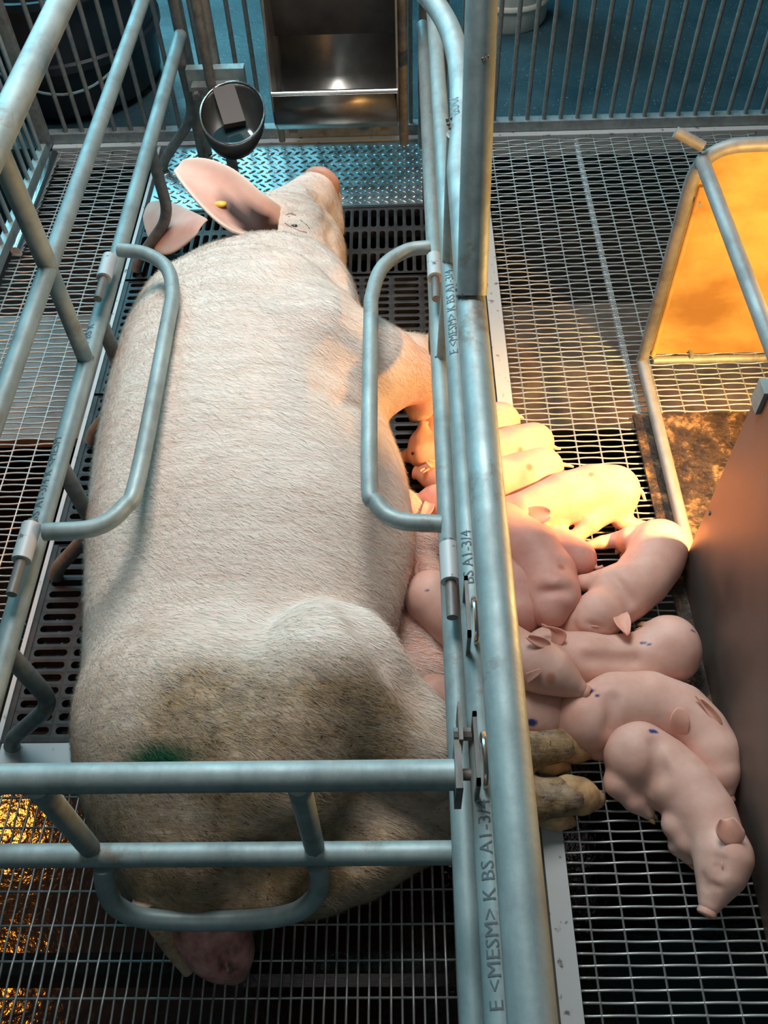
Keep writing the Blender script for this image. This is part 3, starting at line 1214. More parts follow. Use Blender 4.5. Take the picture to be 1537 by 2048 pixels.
def groove(D, sf, lines):
    """press creases into the skin along lines that lie on it"""
    for pts, r, k in lines:
        h = [q for q in (sf.hit(*p) for p in pts) if q is not None]
        for p_, q_ in zip(h[:-1], h[1:]):
            D.cone(p_, q_, r, r, k, sub=True)


# ---- the sow
def build_sow():
    D = SDF((-0.66, 0.14, -0.01), (0.34, 1.95, 0.44), 0.0068)
    # trunk: elliptical sections along Y
    st = np.array([  # y, x_back, x_belly, half height
        (0.30, -0.36, -0.10, 0.080), (0.36, -0.405, -0.08, 0.106), (0.44, -0.447, -0.06, 0.138), (0.55, -0.484, -0.045, 0.160), (0.64, -0.505, -0.040, 0.150), (0.72, -0.515, -0.015, 0.160),
        (0.85, -0.534, 0.018, 0.178), (1.0, -0.548, 0.000, 0.185), (1.15, -0.554, -0.045, 0.187), (1.30, -0.552, -0.075, 0.186),
        (1.42, -0.538, -0.115, 0.175), (1.52, -0.495, -0.135, 0.142), (1.60, -0.43, -0.155, 0.105), (1.66, -0.38, -0.18, 0.08)])
    yy = D.Y[0, :, 0]

    def ip(c):
        v = np.interp(yy, st[:, 0], st[:, c])
        ker = np.hanning(13)
        ker /= ker.sum()
        return np.convolve(np.pad(v, 6, mode='edge'), ker, 'valid')
    xb, xr, hh = ip(1), ip(2), ip(3)
    cx, a = (xb + xr) / 2, (xr - xb) / 2
    cz = hh * 0.97
    u = (D.X - cx[None, :, None]) / a[None, :, None]
    w = (D.Z - cz[None, :, None]) / hh[None, :, None]
    ex = 2.12 - 0.22 * np.clip(u, 0, 1)
    q = (np.abs(u) ** ex + np.abs(w) ** ex) ** (1 / ex)
    d = (q - 1) * np.minimum(a, hh)[None, :, None]
    d = np.maximum(d, np.maximum(0.30 - D.Y, D.Y - 1.66))
    D.F = np.minimum(D.F, d)
    # rump and tail end
    D.ell((-0.255, 0.425, 0.135), (0.185, 0.158, 0.132), 0.05)
    D.ell((-0.30, 0.52, 0.19), (0.17, 0.16, 0.145), 0.06)
    # upper ham, stifle and hind legs
    hp_, sf = (-0.20, 0.49, 0.195), at(662, 1350, 0.250)
    D.cone(hp_, sf, 0.152, 0.104, 0.02)
    hk = at(950, 1512, 0.12)
    D.chain([(*sf, 0.098), (*at(830, 1500, 0.185), 0.074), (*hk, 0.043), (*at(1040, 1505, 0.068), 0.028), (*at(1125, 1490, 0.052), 0.0265)], 0.022)
    D.chain([(-0.08, 0.40, 0.11, 0.095), (0.02, 0.43, 0.085, 0.062), (*at(985, 1600, 0.065), 0.042), (*at(1050, 1605, 0.052), 0.030), (*at(1138, 1592, 0.048), 0.030)], 0.02)
    # udder
    for yq, xq in ((0.66, 0.06), (0.74, 0.075), (0.83, 0.065), (0.92, 0.04), (1.0, 0.01)):
        D.ell((xq - .045, yq, 0.060), (0.07, 0.055, 0.055), 0.03)
    # shoulder and upper foreleg, folded at the knee
    D.ell((-0.24, 1.36, 0.255), (0.15, 0.17, 0.115), 0.06)
    e0, e1 = at(640, 700, 0.262), at(750, 738, 0.228)
    e2 = at(824, 752, 0.198)
    D.chain([(*e0, 0.108), (*e1, 0.078), (*e2, 0.047)], 0.045)
    D.chain([(*e2, 0.046), (*at(848, 785, 0.13), 0.036), (*at(840, 815, 0.085), 0.030)], 0.018)
    # lower foreleg stretched under the upper one
    D.chain([(-0.13, 1.40, 0.10, 0.085), (*at(815, 715, 0.08), 0.046), (*at(862, 702, 0.06), 0.036)], 0.025)
    # neck and head, cheek on the floor
    D.cone((-0.32, 1.48, 0.155), (-0.275, 1.60, 0.130), 0.138, 0.100, 0.06)
    D.ell(at(598, 505, 0.15), (0.105, 0.115, 0.115), 0.05, 0.3)
    D.cone(at(548, 462, 0.175), at(618, 405, 0.172), 0.082, 0.056, 0.04)
    D.ell(at(530, 440, 0.235), (0.045, 0.04, 0.045), 0.04)
    D.cone(at(618, 402, 0.175), at(640, 371, 0.180), 0.050, 0.042, 0.025)
    D.cone(at(635, 450, 0.110), at(648, 400, 0.120), 0.066, 0.044, 0.035)
    # brow and cheek folds
    D.cone(at(555, 432, 0.240), at(592, 436, 0.230), 0.014, 0.012, 0.025)
    D.cone(at(568, 456, 0.242), at(604, 460, 0.225), 0.011, 0.009, 0.018)
    D.cone(at(612, 388, 0.232), at(652, 402, 0.195), 0.011, 0.009, 0.02)
    V, Q = D.mesh(0.006)
    groove(D, Surf(V, Q), [
        ([(700, 1210), (742, 1250), (786, 1318), (838, 1382), (890, 1445)], 0.010, 0.045),
        ([(640, 770), (690, 800), (750, 822)], 0.004, 0.03),
        ([(470, 480), (560, 478), (630, 505), (678, 558)], 0.006, 0.035),
        ([(568, 440), (588, 450), (612, 462)], 0.0035, 0.012), ([(566, 428), (590, 428), (605, 436)], 0.003, 0.014), ([(572, 458), (600, 470), (618, 474)], 0.003, 0.014),
        ([(622, 385), (640, 402), (655, 425), (648, 445)], 0.004, 0.014), ([(612, 372), (640, 384), (660, 402)], 0.003, 0.012), ([(668, 440), (660, 470), (668, 500)], 0.004, 0.02),
        ([(575, 1690), (500, 1760), (450, 1830)], 0.012, 0.05), ([(800, 1600), (700, 1690), (620, 1800)], 0.008, 0.05)])
    V, Q = D.mesh(0.006)
    V = relax(V, Q, 3, 0.5)
    o = mesh_obj("sow", V, Q, HIDE)
    tag(o, "large white sow lying on her side in the crate with a soiled rump", "pig")
    # attributes
    X, Y, Z = V.T
    dirt = np.clip((0.66 - Y) / 0.30, 0, 1) ** 0.9 * 0.9
    dirt = np.maximum(dirt, blob(V, at(560, 1460, 0.32), (0.26, 0.17, 0.28), 0.4) * 0.95)
    dirt = np.maximum(dirt, blob(V, at(430, 1780, 0.2), (0.30, 0.14, 0.17), 0.6))
    dirt = np.maximum(dirt, blob(V, at(610, 1760, 0.18), (0.10, 0.05, 0.10), 0.6) * 1.6)
    dirt = np.maximum(dirt, np.clip((X - 0.06) / 0.05, 0, 1) * (Y < 0.7))
    dirt = dirt * (1 - 0.85 * blob(V, at(600, 1255, 0.36), (0.22, 0.075, 0.3), 0.8))
    pink = np.maximum.reduce([blob(V, at(800, 770, 0.18), (0.16, 0.10, 0.16), 0.8),
                              blob(V, (0.09, 0.85, 0.10), (0.17, 0.42, 0.14), 0.4) * 1.0,
                              blob(V, at(640, 362, 0.18), (0.075, 0.06, 0.1), 0.7) * .6,
                              blob(V, at(650, 640, 0.38), (0.12, 0.08, 0.1), 0.9) * .35,
                              blob(V, at(350, 1850, 0.1), (0.3, 0.1, 0.12), 0.7) * .6, 0.10 + 0 * X])
    dirt = np.maximum(dirt, blob(V, at(645, 445, 0.2), (0.12, 0.15, 0.14), 0.7) * 0.42)
    dirt = np.maximum(dirt, blob(V, at(590, 447, 0.23), (0.035, 0.030, 0.05), 0.7) * 0.45)
    gr_ = blob(V, Surf(V, Q).hit(315, 1520), (0.066, 0.028, 0.05), 0.75)
    stn = np.maximum(blob(V, at(425, 885, 0.39), (0.035, 0.012, 0.1), 0.8), blob(V, at(400, 890, 0.39), (0.012, 0.010, 0.1), 0.8)) * .5
    for nm, a_ in (('dirt', dirt), ('pink', np.clip(pink, 0, 1)), ('green', gr_), ('stain', stn)):
        set_attr(o, nm, a_)
    # hair
    me = o.data
    N = np.zeros((len(V), 3))
    me.vertices.foreach_get('normal', N.ravel())
    nrm = np.array([v.normal[:] for v in me.vertices])
    nh = 110000
    e1_, e2_ = V[Q[:, 1]] - V[Q[:, 0]], V[Q[:, 3]] - V[Q[:, 0]]
    ar = np.linalg.norm(np.cross(e1_, e2_), axis=1)
    fz = nrm[Q].mean(1)
    ar = ar * (fz[:, 2] > -0.35) * (V[Q].mean(1)[:, 0] < 0.12)
    hd = V[Q].mean(1)
    ar = ar * np.where((hd[:, 1] > 1.68), 0.35, 1.0)
    pick = rng.choice(len(Q), nh, p=ar / ar.sum())
    a1, a2 = rng.random(nh)[:, None], rng.random(nh)[:, None]
    q0, q1, q2, q3 = (V[Q[pick, i]] for i in range(4))
    P = (q0 * (1 - a1) + q1 * a1) * (1 - a2) + (q3 * (1 - a1) + q2 * a1) * a2
    n_ = fz[pick]
    n_ /= np.linalg.norm(n_, axis=1)[:, None]
    # lie of the coat: tailwards along the spine, swinging towards the belly over the flank
    s = np.clip((P[:, 0] + 0.52) / 0.5, 0, 1)
    y = np.clip((1.5 - P[:, 1]) / 0.5, 0, 1)
    dirv = np.stack([0.25 + 0.75 * y * (0.4 + s), -0.75 + 0.35 * y, -0.1 + 0 * s], 1)
    dirv += rng.normal(0, 0.28, (nh, 3))
    dirv -= (dirv * n_).sum(1)[:, None] * n_
    dirv /= np.linalg.norm(dirv, axis=1)[:, None] + 1e-9
    sd = np.cross(dirv, n_)
    ln = rng.uniform(0.009, 0.020, nh)[:, None]
    wd = 0.00035
    lift = rng.uniform(0.10, 0.32, nh)[:, None]
    tip = P + dirv * ln + n_ * ln * lift
    HV = np.stack([P - sd * wd, P + sd * wd, tip], 1).reshape(-1, 3)
    hme = bpy.data.meshes.new("coat_hair")
    hme.vertices.add(len(HV))
    hme.vertices.foreach_set('co', HV.astype(np.float32).ravel())
    hme.loops.add(len(HV))
    hme.loops.foreach_set('vertex_index', np.arange(len(HV), dtype=np.int32))
    hme.polygons.add(nh)
    hme.polygons.foreach_set('loop_start', np.arange(0, len(HV), 3, dtype=np.int32))
    hme.update(calc_edges=True)
    hme.materials.append(HAIR)
    ho = bpy.data.objects.new("coat_hair", hme)
    COL.objects.link(ho)
    ho.parent = o
    ho['kind'] = 'stuff'
    hd_ = np.repeat(np.clip(dirt[Q[pick, 0]] * 0.9 + np.clip(rng.normal(0, .12, nh), -.1, .3), 0, 1), 3)
    set_attr(ho, 'dirt', hd_)
    set_attr(ho, 'green', np.repeat(gr_[Q[pick, 0]], 3))
    return o


sow = build_sow()



def ear_from_outline(name, parent, rows, zs, mat, thick=0.007, label=None, hu=.36, hs=2.6):
    """rows: list of (left px, right px) across the ear from base to tip with heights"""
    V, Fc, hol, rim = [], [], [], []
    m = 8
    n = len(rows)
    for i, ((a, b_), (za, zm, zb_)) in enumerate(zip(rows, zs)):
        A, B = at(*a, za), at(*b_, zb_)
        for j in range(m + 1):
            t_ = j / m
            p = A * (1 - t_) + B * t_
            sag = 4 * t_ * (1 - t_)
            p = p + np.array([0, 0, (zm - (za + zb_) / 2) * sag])
            V.append(p)
            u = i / (n - 1)
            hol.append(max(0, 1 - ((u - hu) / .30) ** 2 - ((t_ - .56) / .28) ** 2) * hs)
            rim.append(min(1, max(0, abs(t_ - .5) * 2 - .72) * 3.0 + max(0, u - .75) * 2.5))
    for i in range(n - 1):
        for j in range(m):
            q = i * (m + 1) + j
            Fc.append((q, q + 1, q + m + 2, q + m + 1))
    o = mesh_obj(name, V, Fc, mat, parent)
    set_attr(o, 'hollow', np.clip(hol, 0, 1))
    set_attr(o, 'rim', np.clip(rim, 0, 1))
    so = o.modifiers.new("thick", 'SOLIDIFY')
    so.thickness, so.offset = thick, 0
    su = o.modifiers.new("round", 'SUBSURF')
    su.levels = su.render_levels = 2
    if label:
        o['label'] = label
    return o


# near ear: base by the eye, tip pointing to the upper left
ear = ear_from_outline("ear", sow,
                       [((582, 478), (580, 432)), ((548, 476), (560, 408)), ((505, 474), (540, 398)), ((462, 462), (512, 372)), ((425, 436), (476, 340)), ((392, 402), (440, 322)), ((362, 366), (400, 312)), ((345, 340), (362, 320))],
                       [(0.215, 0.21, 0.215), (0.275, 0.252, 0.278), (0.312, 0.275, 0.310), (0.335, 0.285, 0.335), (0.350, 0.305, 0.355), (0.355, 0.325, 0.36), (0.355, 0.34, 0.36), (0.35, 0.35, 0.355)], EAR, 0.008, "pink raised ear with a dark hollow")
tagc = at(441, 408, 0.322)
ball("ear_tag", tagc, 0.011, YPLAS, ear, (1.25, 0.8, 0.45))
ear_from_outline("ear", sow,
                 [((395, 470), (420, 440)), ((350, 510), (385, 425)), ((315, 515), (350, 405)), ((293, 470), (318, 400)), ((286, 432), (296, 408))],
                 [(0.17, 0.18, 0.18), (0.11, 0.14, 0.12), (0.07, 0.10, 0.08), (0.05, 0.07, 0.06), (0.045, 0.05, 0.05)], EAR, 0.008, "lower ear lying flat behind the head", .5, 0.0)
SOWS = Surf([v.co[:] for v in sow.data.vertices], [p.vertices[:] for p in sow.data.polygons])
for px_, py_, r_ in ((589, 451, .0065), (577, 433, .0035)):
    q = SOWS.hit(px_, py_)
    ball("eye", q + np.array([0, 0, -.002]), r_, EYE, sow, (1.4, .7, .7))
sd0, sd1 = at(641, 372, 0.185), at(648, 356, 0.187)
b = MB()
dv = (sd1 - sd0) / np.linalg.norm(sd1 - sd0)
b.tube([sd0 - dv * .005, sd0 + dv * .010, sd0 + dv * .016, sd0 + dv * .018], [0.042, 0.046, 0.040, 0.026], 24)
b.obj("snout_disc", m_pig("snout_skin", (0.50, 0.27, 0.20), (0.62, 0.37, 0.29)), sow, True, 80)
for dx in (-.016, .016):
    ball("nostril", sd0 + dv * .017 + np.array([dx, -dx * .2, .008]), 0.007, EYE, sow, (.8, .6, 1.1))


def claw(p0, p1, r, parent, mat=HOOF):
    p0, p1 = np.array(p0), np.array(p1)
    D = SDF(np.minimum(p0, p1) - r - .02, np.maximum(p0, p1) + r + .02, 0.0035)
    d = p1 - p0
    D.chain([(*p0, r), (*(p0 + d * .35), r * .95), (*(p0 + d * .75), r * .50), (*p1, r * .10)], 0.006)
    V, Q = D.mesh(0.005)
    return mesh_obj("hoof", relax(V, Q, 1), Q, mat, parent)


claw(at(1128, 1488, 0.050), at(1194, 1507, 0.016), 0.026, sow)
claw(at(1082, 1522, 0.036), at(1145, 1537, 0.013), 0.019, sow)
claw(at(1138, 1588, 0.048), at(1210, 1602, 0.016), 0.029, sow)
claw(at(1092, 1626, 0.034), at(1152, 1648, 0.013), 0.022, sow)
claw(at(842, 812, 0.075), at(824, 842, 0.02), 0.022, sow)
claw(at(866, 805, 0.070), at(858, 838, 0.02), 0.020, sow)
for ln_ in ([(570, 446), (584, 455), (600, 462), (614, 465)], [(600, 440), (612, 448), (620, 458)], [(572, 430), (582, 427), (592, 431)]):
    hs_ = [q for q in (SOWS.hit(*q) for q in ln_) if q is not None]
    b = MB()
    b.tube(spline(hs_, 4), 0.0013, 6)
    b.obj("eyelid", EYELID, sow)
# tail and vulva
b = MB()
b.tube(spline([at(300, 1790, 0.16), at(325, 1850, 0.12), at(355, 1905, 0.085), at(378, 1945, 0.06)], 6), [0.024 - 0.0009 * i for i in range(19)], 12)
to_ = b.obj("tail", HIDE, sow)
set_attr(to_, 'dirt', [0.75] * len(to_.data.vertices))
set_attr(to_, 'pink', [0.3] * len(to_.data.vertices))
D = SDF(at(440, 1880, 0.09) - .12, at(440, 1880, 0.09) + .12, 0.004)
D.ell(at(420, 1855, 0.10), (0.050, 0.045, 0.05), 0.02)
D.ell(at(445, 1905, 0.075), (0.042, 0.036, 0.04), 0.03)
D.cone(at(462, 1925, 0.06), at(470, 1938, 0.05), 0.024, 0.018, 0.02)
D.cone(at(440, 1870, 0.15), at(452, 1930, 0.10), 0.006, 0.006, 0.012, sub=True)
V, Q = D.mesh(0.006)
mesh_obj("vulva", relax(V, Q, 2), Q, SOILED, sow)


# ---- the piglets
GROUP = "piglets of the litter"


def P3(p):
    return (*at(p[0], p[1], p[2]), p[3])


def piglet(label, spine, head=None, snout=None, legs=(), ears=(), tail=None, mat=PIG, eyes=(), blue=(), stains=(), bulges=(), h=0.0036, creases=(), lids=(), folds=()):
    pts = [P3(p) for p in spine]
    allp = list(pts)
    hp = [P3(p) for p in head] if head else []
    nose = None
    lp = [[P3(p) for p in L] for L in legs]
    bp = [P3(p) for p in bulges]
    for L in [hp, bp] + lp:
        allp += L
    A = np.array([p[:3] for p in allp])
    rm = max(p[3] for p in allp) + 0.03
    lo, hi = A.min(0) - rm, A.max(0) + rm
    lo[2] = -0.004
    D = SDF(lo, hi, h)
    D.chain(pts, 0.022)
    for q in bp:
        D.cone(q[:3], np.array(q[:3]) + .001, q[3], q[3], 0.018)
    if hp:
        D.chain([pts[-1]] + hp[:1], 0.02)
        D.chain(hp, 0.012)
        # snout disc flare
        if snout:
            q = P3(snout)
            nose = (np.array(hp[-1][:3]), np.array(q[:3]), q[3])
            D.cone(hp[-1][:3], q[:3], hp[-1][3], q[3], 0.008)
    for L in lp:
        D.chain(L, 0.007)
    V, Q = D.mesh(0.006)
    lines = [([a_[:2], b_[:2]], r_ * .35, 0.026) for a_, b_, r_ in creases] + [(L, r_, 0.008) for L, r_ in folds]
    if lines:
        groove(D, Surf(V, Q), lines)
        V, Q = D.mesh(0.006)
    V = relax(V, Q, 2)
    sf = Surf(V, Q)
    o = mesh_obj("piglet", V, Q, mat)
    tag(o, label, "piglet", GROUP)
    bl, stn = np.zeros(len(V)), np.zeros(len(V))
    for x, y, z, r in blue:
        bl = np.maximum(bl, blob(V, at(x, y, z), (r, r * .55, 0.03), 0.3))
    for x, y, z, r in stains:
        stn = np.maximum(stn, blob(V, at(x, y, z), (r, r, 0.03), 0.6) * .8)
    set_attr(o, 'blue', bl)
    set_attr(o, 'stain', stn)
    for rows, zs in ears:
        # keep every ear clear of the head it grows from
        h0 = [sf.hit(*q) for q in rows[0]]
        h0 = [q[2] for q in h0 if q is not None]
        z0 = (sum(h0) / len(h0)) if h0 else zs[0][1]
        z2 = []
        for i, (A, B) in enumerate(rows):
            lift = (-.003, .010, .017, .020, .022)[i]
            Mx = ((A[0] + B[0]) / 2, (A[1] + B[1]) / 2)
            zz = []
            for q, e in ((A, .004), (Mx, -.004), (B, .004)):
                hh = sf.hit(*q)
                zz.append(max(z0 + lift + (e if i else 0), (hh[2] + (.005 if i else -.002)) if hh is not None else 0))
            z2.append(tuple(zz))
        ear_from_outline("ear", o, rows, z2, PIG_EAR, 0.0030, None, .25, .9)
    for (x0, y0), (x1, y1) in lids:
        A_, B_ = sf.hit(x0, y0), sf.hit(x1, y1)
        b = MB()
        b.tube([A_ * (1 - q) + B_ * q + np.array([0, 0, .0008 * math.sin(math.pi * q)]) for q in np.linspace(0, 1, 6)], [.0004, .0012, .0016, .0016, .0012, .0004], 6)
        b.obj("eyelid", PIG_EAR, o)
    for x, y, z in eyes:
        ball("eye", at(x, y, z), 0.0032, EYE, o)
    for L in lp:
        e0, e1 = np.array(L[-2][:3]), np.array(L[-1][:3])
        d_ = (e1 - e0) / (np.linalg.norm(e1 - e0) + 1e-9)
        w_ = np.cross(d_, (0, 0, 1.0))
        w_ /= np.linalg.norm(w_) + 1e-9
        r_ = L[-1][3]
        b = MB()
        for q in (-1, 1):
            c_ = e1 + w_ * q * r_ * .45 + d_ * r_ * .55
            c_[2] = max(c_[2], .010)
            b.tube([c_, c_ + d_ * r_ * .6, c_ + d_ * r_ * 1.1 - np.array([0, 0, .002])], [r_ * .46, r_ * .42, r_ * .15], 8)
        b.obj("hoof", HOOF, o)
    if nose is not None:
        d_ = (nose[1] - nose[0]) / np.linalg.norm(nose[1] - nose[0])
        e_ = nose[1] + d_ * nose[2] * .55
        b = MB()
        b.tube([e_, e_ + d_ * nose[2] * .40, e_ + d_ * nose[2] * .55, e_ + d_ * nose[2] * .58], [nose[2] * .80, nose[2] * .86, nose[2] * .72, nose[2] * .3], 16)
        sn_ = b.obj("snout_disc", PIG_EAR, o, True, 80)
        sd_ = np.cross(d_, (0, 0, 1.0))
        sd_ /= np.linalg.norm(sd_) + 1e-9
        for q in (-1, 1):
            ball("nostril", e_ + d_ * nose[2] * .5 + sd_ * q * nose[2] * .32 + np.array([0, 0, nose[2] * .12]), nose[2] * .17, EYE, sn_)
    if tail:
        b = MB()
        tp = spline([at(*p) for p in tail], 5)
        b.tube(tp, list(np.linspace(0.006, 0.0022, len(tp))), 8)
        b.obj("tail", mat, o)
    return o


def ez(*q):
    return [(a, m, b) for a, m, b in q]


piglet("foreground piglet lying alone on the wire floor, snout towards the bottom of the photo",
       [(1275, 1502, .050, .046), (1324, 1538, .050, .046), (1372, 1582, .050, .0455), (1410, 1632, .050, .042), (1433, 1680, .052, .035)],
       [(1448, 1713, .058, .039), (1441, 1748, .052, .033), (1429, 1782, .044, .0215)], (1421, 1806, .040, .0165),
       [[(1262, 1535, .045, .036), (1242, 1565, .036, .025), (1270, 1602, .027, .017), (1298, 1628, .016, .0095)],
        [(1392, 1638, .052, .034), (1354, 1650, .045, .021), (1374, 1682, .040, .020), (1356, 1692, .026, .013), (1380, 1716, .018, .011)]],
       [([((1452, 1692), (1484, 1688)), ((1436, 1676), (1496, 1668)), ((1429, 1654), (1484, 1650)), ((1440, 1636), (1468, 1632))],
         ez((.085, .078, .085), (.098, .080, .096), (.108, .090, .104), (.112, .108, .112)))],
       blue=[(1308, 1462, .10, .009)], bulges=[(1272, 1512, .056, .048)], creases=[((1312, 1490, .105), (1318, 1545, .088), .004), ((1318, 1545, .088), (1290, 1578, .05), .005)],
       lids=[((1444, 1722), (1446, 1740))],
       folds=[([(1436, 1715), (1438, 1735), (1442, 1752)], .0016), ([(1452, 1718), (1453, 1745)], .0014), ([(1408, 1752), (1412, 1775)], .002), ([(1425, 1770), (1440, 1775)], .0012)])
piglet("curled piglet between the foreground piglet and the brown sheet, ear up",
       [(1178, 1440, .050, .050), (1235, 1412, .055, .049), (1300, 1408, .055, .047), (1360, 1428, .053, .044), (1402, 1462, .052, .038)],
       [(1428, 1502, .05, .038), (1440, 1545, .045, .030)], (1448, 1580, .035, .017),
       [[(1175, 1462, .042, .037), (1200, 1490, .03, .024), (1225, 1500, .02, .014)]],
       [([((1352, 1468), (1374, 1476)), ((1338, 1446), (1382, 1450)), ((1343, 1426), (1380, 1430)), ((1357, 1413), (1367, 1416))],
         ez((.082, .080, .082), (.090, .080, .088), (.098, .088, .096), (.105, .104, .104))),
        ([((1424, 1442), (1448, 1452)), ((1404, 1406), (1440, 1424)), ((1390, 1388), (1404, 1395))],
         ez((.075, .076, .07), (.088, .09, .08), (.092, .094, .09)))],
       blue=[(1178, 1384, .095, .010), (1194, 1394, .10, .005)], bulges=[(1172, 1440, .056, .046)], creases=[((1225, 1400, .105), (1222, 1455, .09), .003)])
piglet("piglet lying back-on with its rump against the brown sheet, its raised ear at the left",
       [(1342, 1308, .050, .049), (1290, 1319, .047, .043), (1225, 1325, .045, .0405), (1165, 1322, .045, .040), (1128, 1312, .046, .034)],
       [(1095, 1300, .05, .036), (1060, 1310, .045, .028)], None,
       [[(1345, 1285, .07, .036), (1325, 1262, .06, .024), (1300, 1258, .05, .014)]],
       [([((1100, 1288), (1122, 1294)), ((1106, 1266), (1138, 1274)), ((1096, 1252), (1130, 1257)), ((1082, 1246), (1088, 1251))],
         ez((.085, .088, .085), (.10, .108, .10), (.108, .115, .108), (.105, .106, .105)))],
       blue=[(1288, 1282, .10, .006), (1300, 1287, .10, .005), (1384, 1268, .09, .006)], bulges=[(1340, 1285, .065, .044), (1170, 1318, .05, .040)],
       creases=[((1180, 1318, .108), (1270, 1322, .108), .003)])
piglet("piglet resting its head on a littermate, facing right with ears spread",
       [(864, 1195, .128, .046), (915, 1235, .115, .047), (970, 1275, .10, .045), (1025, 1312, .098, .042)],
       [(1078, 1332, .110, .041), (1108, 1346, .112, .034), (1132, 1362, .106, .0235)], (1157, 1377, .100, .0155), (),
       [([((1090, 1298), (1104, 1288)), ((1070, 1292), (1094, 1274)), ((1050, 1272), (1058, 1268))],
         ez((.145, .142, .143), (.158, .148, .156), (.165, .164, .165))),
        ([((1048, 1348), (1056, 1368)), ((1066, 1341), (1070, 1358)), ((1083, 1336), (1086, 1344))],
         ez((.150, .152, .145), (.158, .160, .152), (.158, .158, .157)))],
       tail=[(838, 1160, .14), (832, 1140, .15), (838, 1122, .155)], stains=[(1103, 1354, .145, .010)], blue=[(856, 1182, .17, .004)])
piglet("piglet under a littermate's chin beside the sow's hooves, blue mark on its side",
       [(866, 1392, .085, .036), (925, 1410, .065, .042), (1000, 1420, .05, .046), (1082, 1428, .046, .044)],
       None, None, (), (),
       blue=[(1066, 1440, .09, .011)])
piglet("big pink piglet with its rounded back to the right, pressed to the sow's udder",
       [(1105, 1185, .058, .044), (1095, 1150, .060, .047), (1060, 1100, .062, .049), (1005, 1060, .060, .046), (940, 1030, .058, .040)],
       [(890, 1012, .058, .036), (868, 1000, .055, .028)], (848, 1000, .05, .016),
       [[(1110, 1190, .078, .036), (1100, 1222, .070, .030), (1075, 1235, .05, .016)]],
       [([((850, 1000), (870, 1006)), ((845, 1014), (868, 1022)), ((841, 1032), (850, 1036))], ez((.082, .084, .082), (.090, .094, .088), (.088, .088, .088)))],
       mat=PIG_PINK, stains=[(1122, 1138, .105, .009)], bulges=[(1108, 1192, .075, .044)], creases=[((1075, 1185, .115), (1140, 1180, .09), .004)])
piglet("piglet mostly hidden below the big pink piglet, only a strip of its side showing",
       [(1040, 1225, .045, .042), (1020, 1180, .045, .044), (990, 1130, .045, .042), (940, 1090, .045, .036)],
       [(895, 1075, .045, .032)], None, mat=PIG_PINK)
piglet("small piglet showing only its rump and short tail, on the bare wire",
       [(1150, 1114, .038, .033), (1118, 1098, .040, .035), (1070, 1085, .040, .035), (1010, 1070, .040, .033)],
       [(960, 1060, .045, .032)], None, (),
       tail=[(1176, 1126, .040), (1194, 1136, .038), (1207, 1132, .042)], mat=PIG_PINK, bulges=[(1160, 1122, .034, .028)])
piglet("sleeping piglet with one foreleg stretched left and its rump in the lamp light",
       [(1325, 1095, .050, .044), (1308, 1125, .052, .0455), (1282, 1160, .052, .045), (1248, 1192, .052, .042), (1222, 1213, .052, .035)],
       [(1198, 1230, .064, .040), (1172, 1243, .060, .032)], (1144, 1256, .050, .018),
       [[(1236, 1165, .056, .032), (1200, 1164, .052, .020), (1166, 1166, .046, .014), (1140, 1168, .038, .011)],
        [(1300, 1085, .05, .034), (1262, 1078, .045, .022), (1252, 1092, .03, .015)],
        [(1305, 1075, .040, .034), (1262, 1075, .028, .019), (1205, 1085, .022, .012), (1180, 1090, .018, .010)]],
       [([((1226, 1234), (1256, 1222)), ((1230, 1246), (1263, 1236)), ((1240, 1256), (1263, 1252)), ((1254, 1267), (1260, 1268))],
         ez((.090, .098, .085), (.090, .10, .082), (.082, .09, .074), (.066, .068, .062)))],
       bulges=[(1318, 1092, .06, .046), (1228, 1178, .06, .038)], lids=[((1182, 1252), (1200, 1254))], folds=[([(1176, 1246), (1190, 1252), (1204, 1256)], .0016), ([(1150, 1246), (1156, 1262)], .0014), ([(1160, 1264), (1185, 1268)], .0016)], creases=[((1226, 1150, .09), (1262, 1200, .10), .003)])
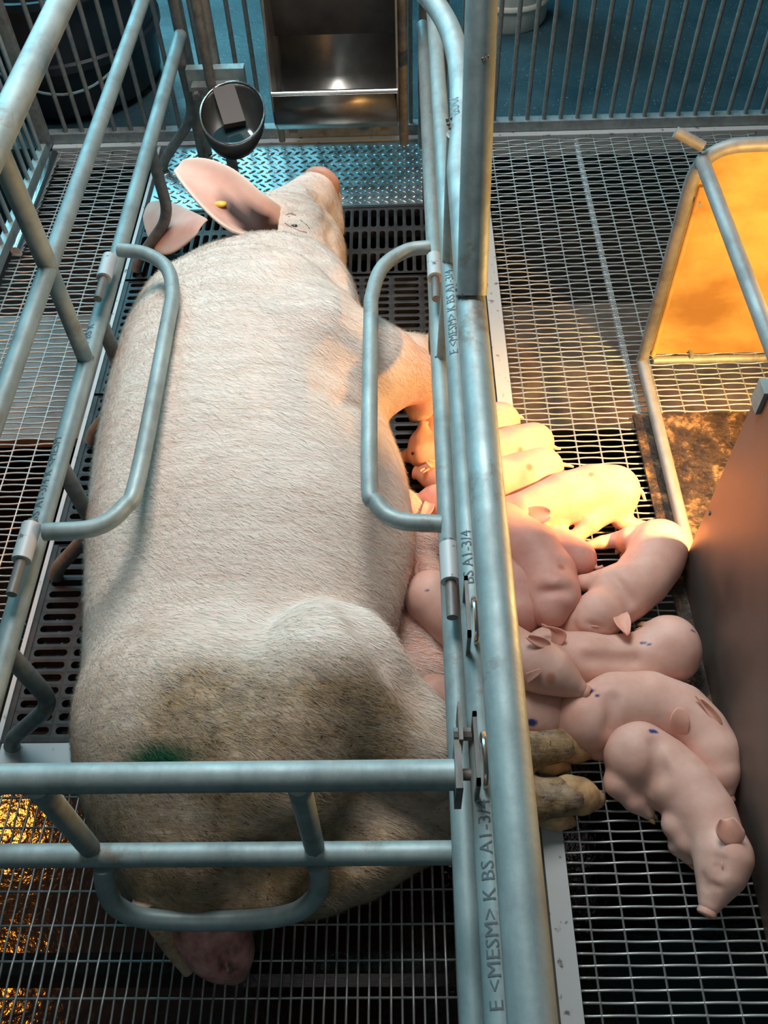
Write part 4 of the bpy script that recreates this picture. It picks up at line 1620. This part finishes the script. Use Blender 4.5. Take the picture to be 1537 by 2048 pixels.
piglet("large lamp-lit piglet lying across the middle of the row, ear towards the camera",
       [(1228, 980, .052, .045), (1185, 983, .054, .047), (1130, 998, .054, .046), (1085, 1014, .054, .040)],
       [(1050, 1028, .055, .040), (1018, 1026, .05, .031)], (985, 1020, .045, .0175),
       [[(1222, 1006, .052, .034), (1182, 1046, .042, .019), (1150, 1076, .030, .013), (1132, 1092, .022, .010)],
        [(1240, 1008, .04, .032), (1244, 1040, .03, .018), (1270, 1052, .026, .013), (1302, 1054, .022, .010)],
        [(1110, 1040, .04, .026), (1118, 1072, .03, .018), (1105, 1085, .02, .012)]],
       [([((1052, 1016), (1060, 1042)), ((1072, 1010), (1076, 1048)), ((1092, 1012), (1096, 1044)), ((1103, 1020), (1105, 1034))],
         ez((.096, .094, .086), (.104, .098, .09), (.104, .10, .088), (.096, .096, .090)))],
       tail=[(1270, 975, .062), (1284, 984, .058), (1291, 1000, .055)], stains=[(1184, 946, .11, .008)], bulges=[(1228, 985, .058, .045)])
piglet("third piglet from the top of the row with a long straight tail",
       [(1084, 938, .046, .038), (1050, 950, .048, .041), (990, 962, .048, .041), (930, 960, .048, .038)],
       [(888, 955, .05, .034), (866, 952, .048, .027)], (845, 948, .045, .016),
       [[(1040, 975, .045, .024), (1020, 992, .03, .015)]], [([((862, 938), (882, 930)), ((856, 928), (872, 920)), ((852, 920), (858, 918))], ez((.08, .08, .08), (.086, .086, .086), (.088, .088, .088)))],
       tail=[(1114, 928, .056), (1132, 930, .048), (1148, 934, .046)], stains=[(1060, 935, .09, .009)], bulges=[(1084, 940, .046, .038)])
piglet("second piglet from the top, dark eye and snout visible left of the rails",
       [(1066, 886, .046, .038), (1030, 898, .048, .041), (970, 908, .048, .041), (905, 908, .048, .038)],
       [(850, 902, .052, .034), (845, 885, .058, .024)], (848, 860, .065, .0145),
       [[(860, 905, .045, .028), (815, 912, .03, .014)]], [([((862, 926), (880, 918)), ((850, 934), (868, 932)), ((840, 940), (846, 944))], ez((.082, .084, .08), (.084, .088, .082), (.080, .08, .08)))],
       eyes=[(826, 907, .076), (846, 868, .079)], tail=[(1100, 890, .055), (1112, 896, .048), (1122, 898, .046)], stains=[(1043, 895, .09, .008)], bulges=[(1068, 888, .046, .036)])
piglet("topmost piglet of the row, pinkish rump with a tiny tail beside the white channel",
       [(1000, 845, .044, .042), (960, 852, .046, .042), (905, 860, .046, .040)],
       [(875, 862, .048, .034)], None, tail=[(1030, 834, .055), (1040, 833, .050), (1048, 837, .047)], mat=PIG)
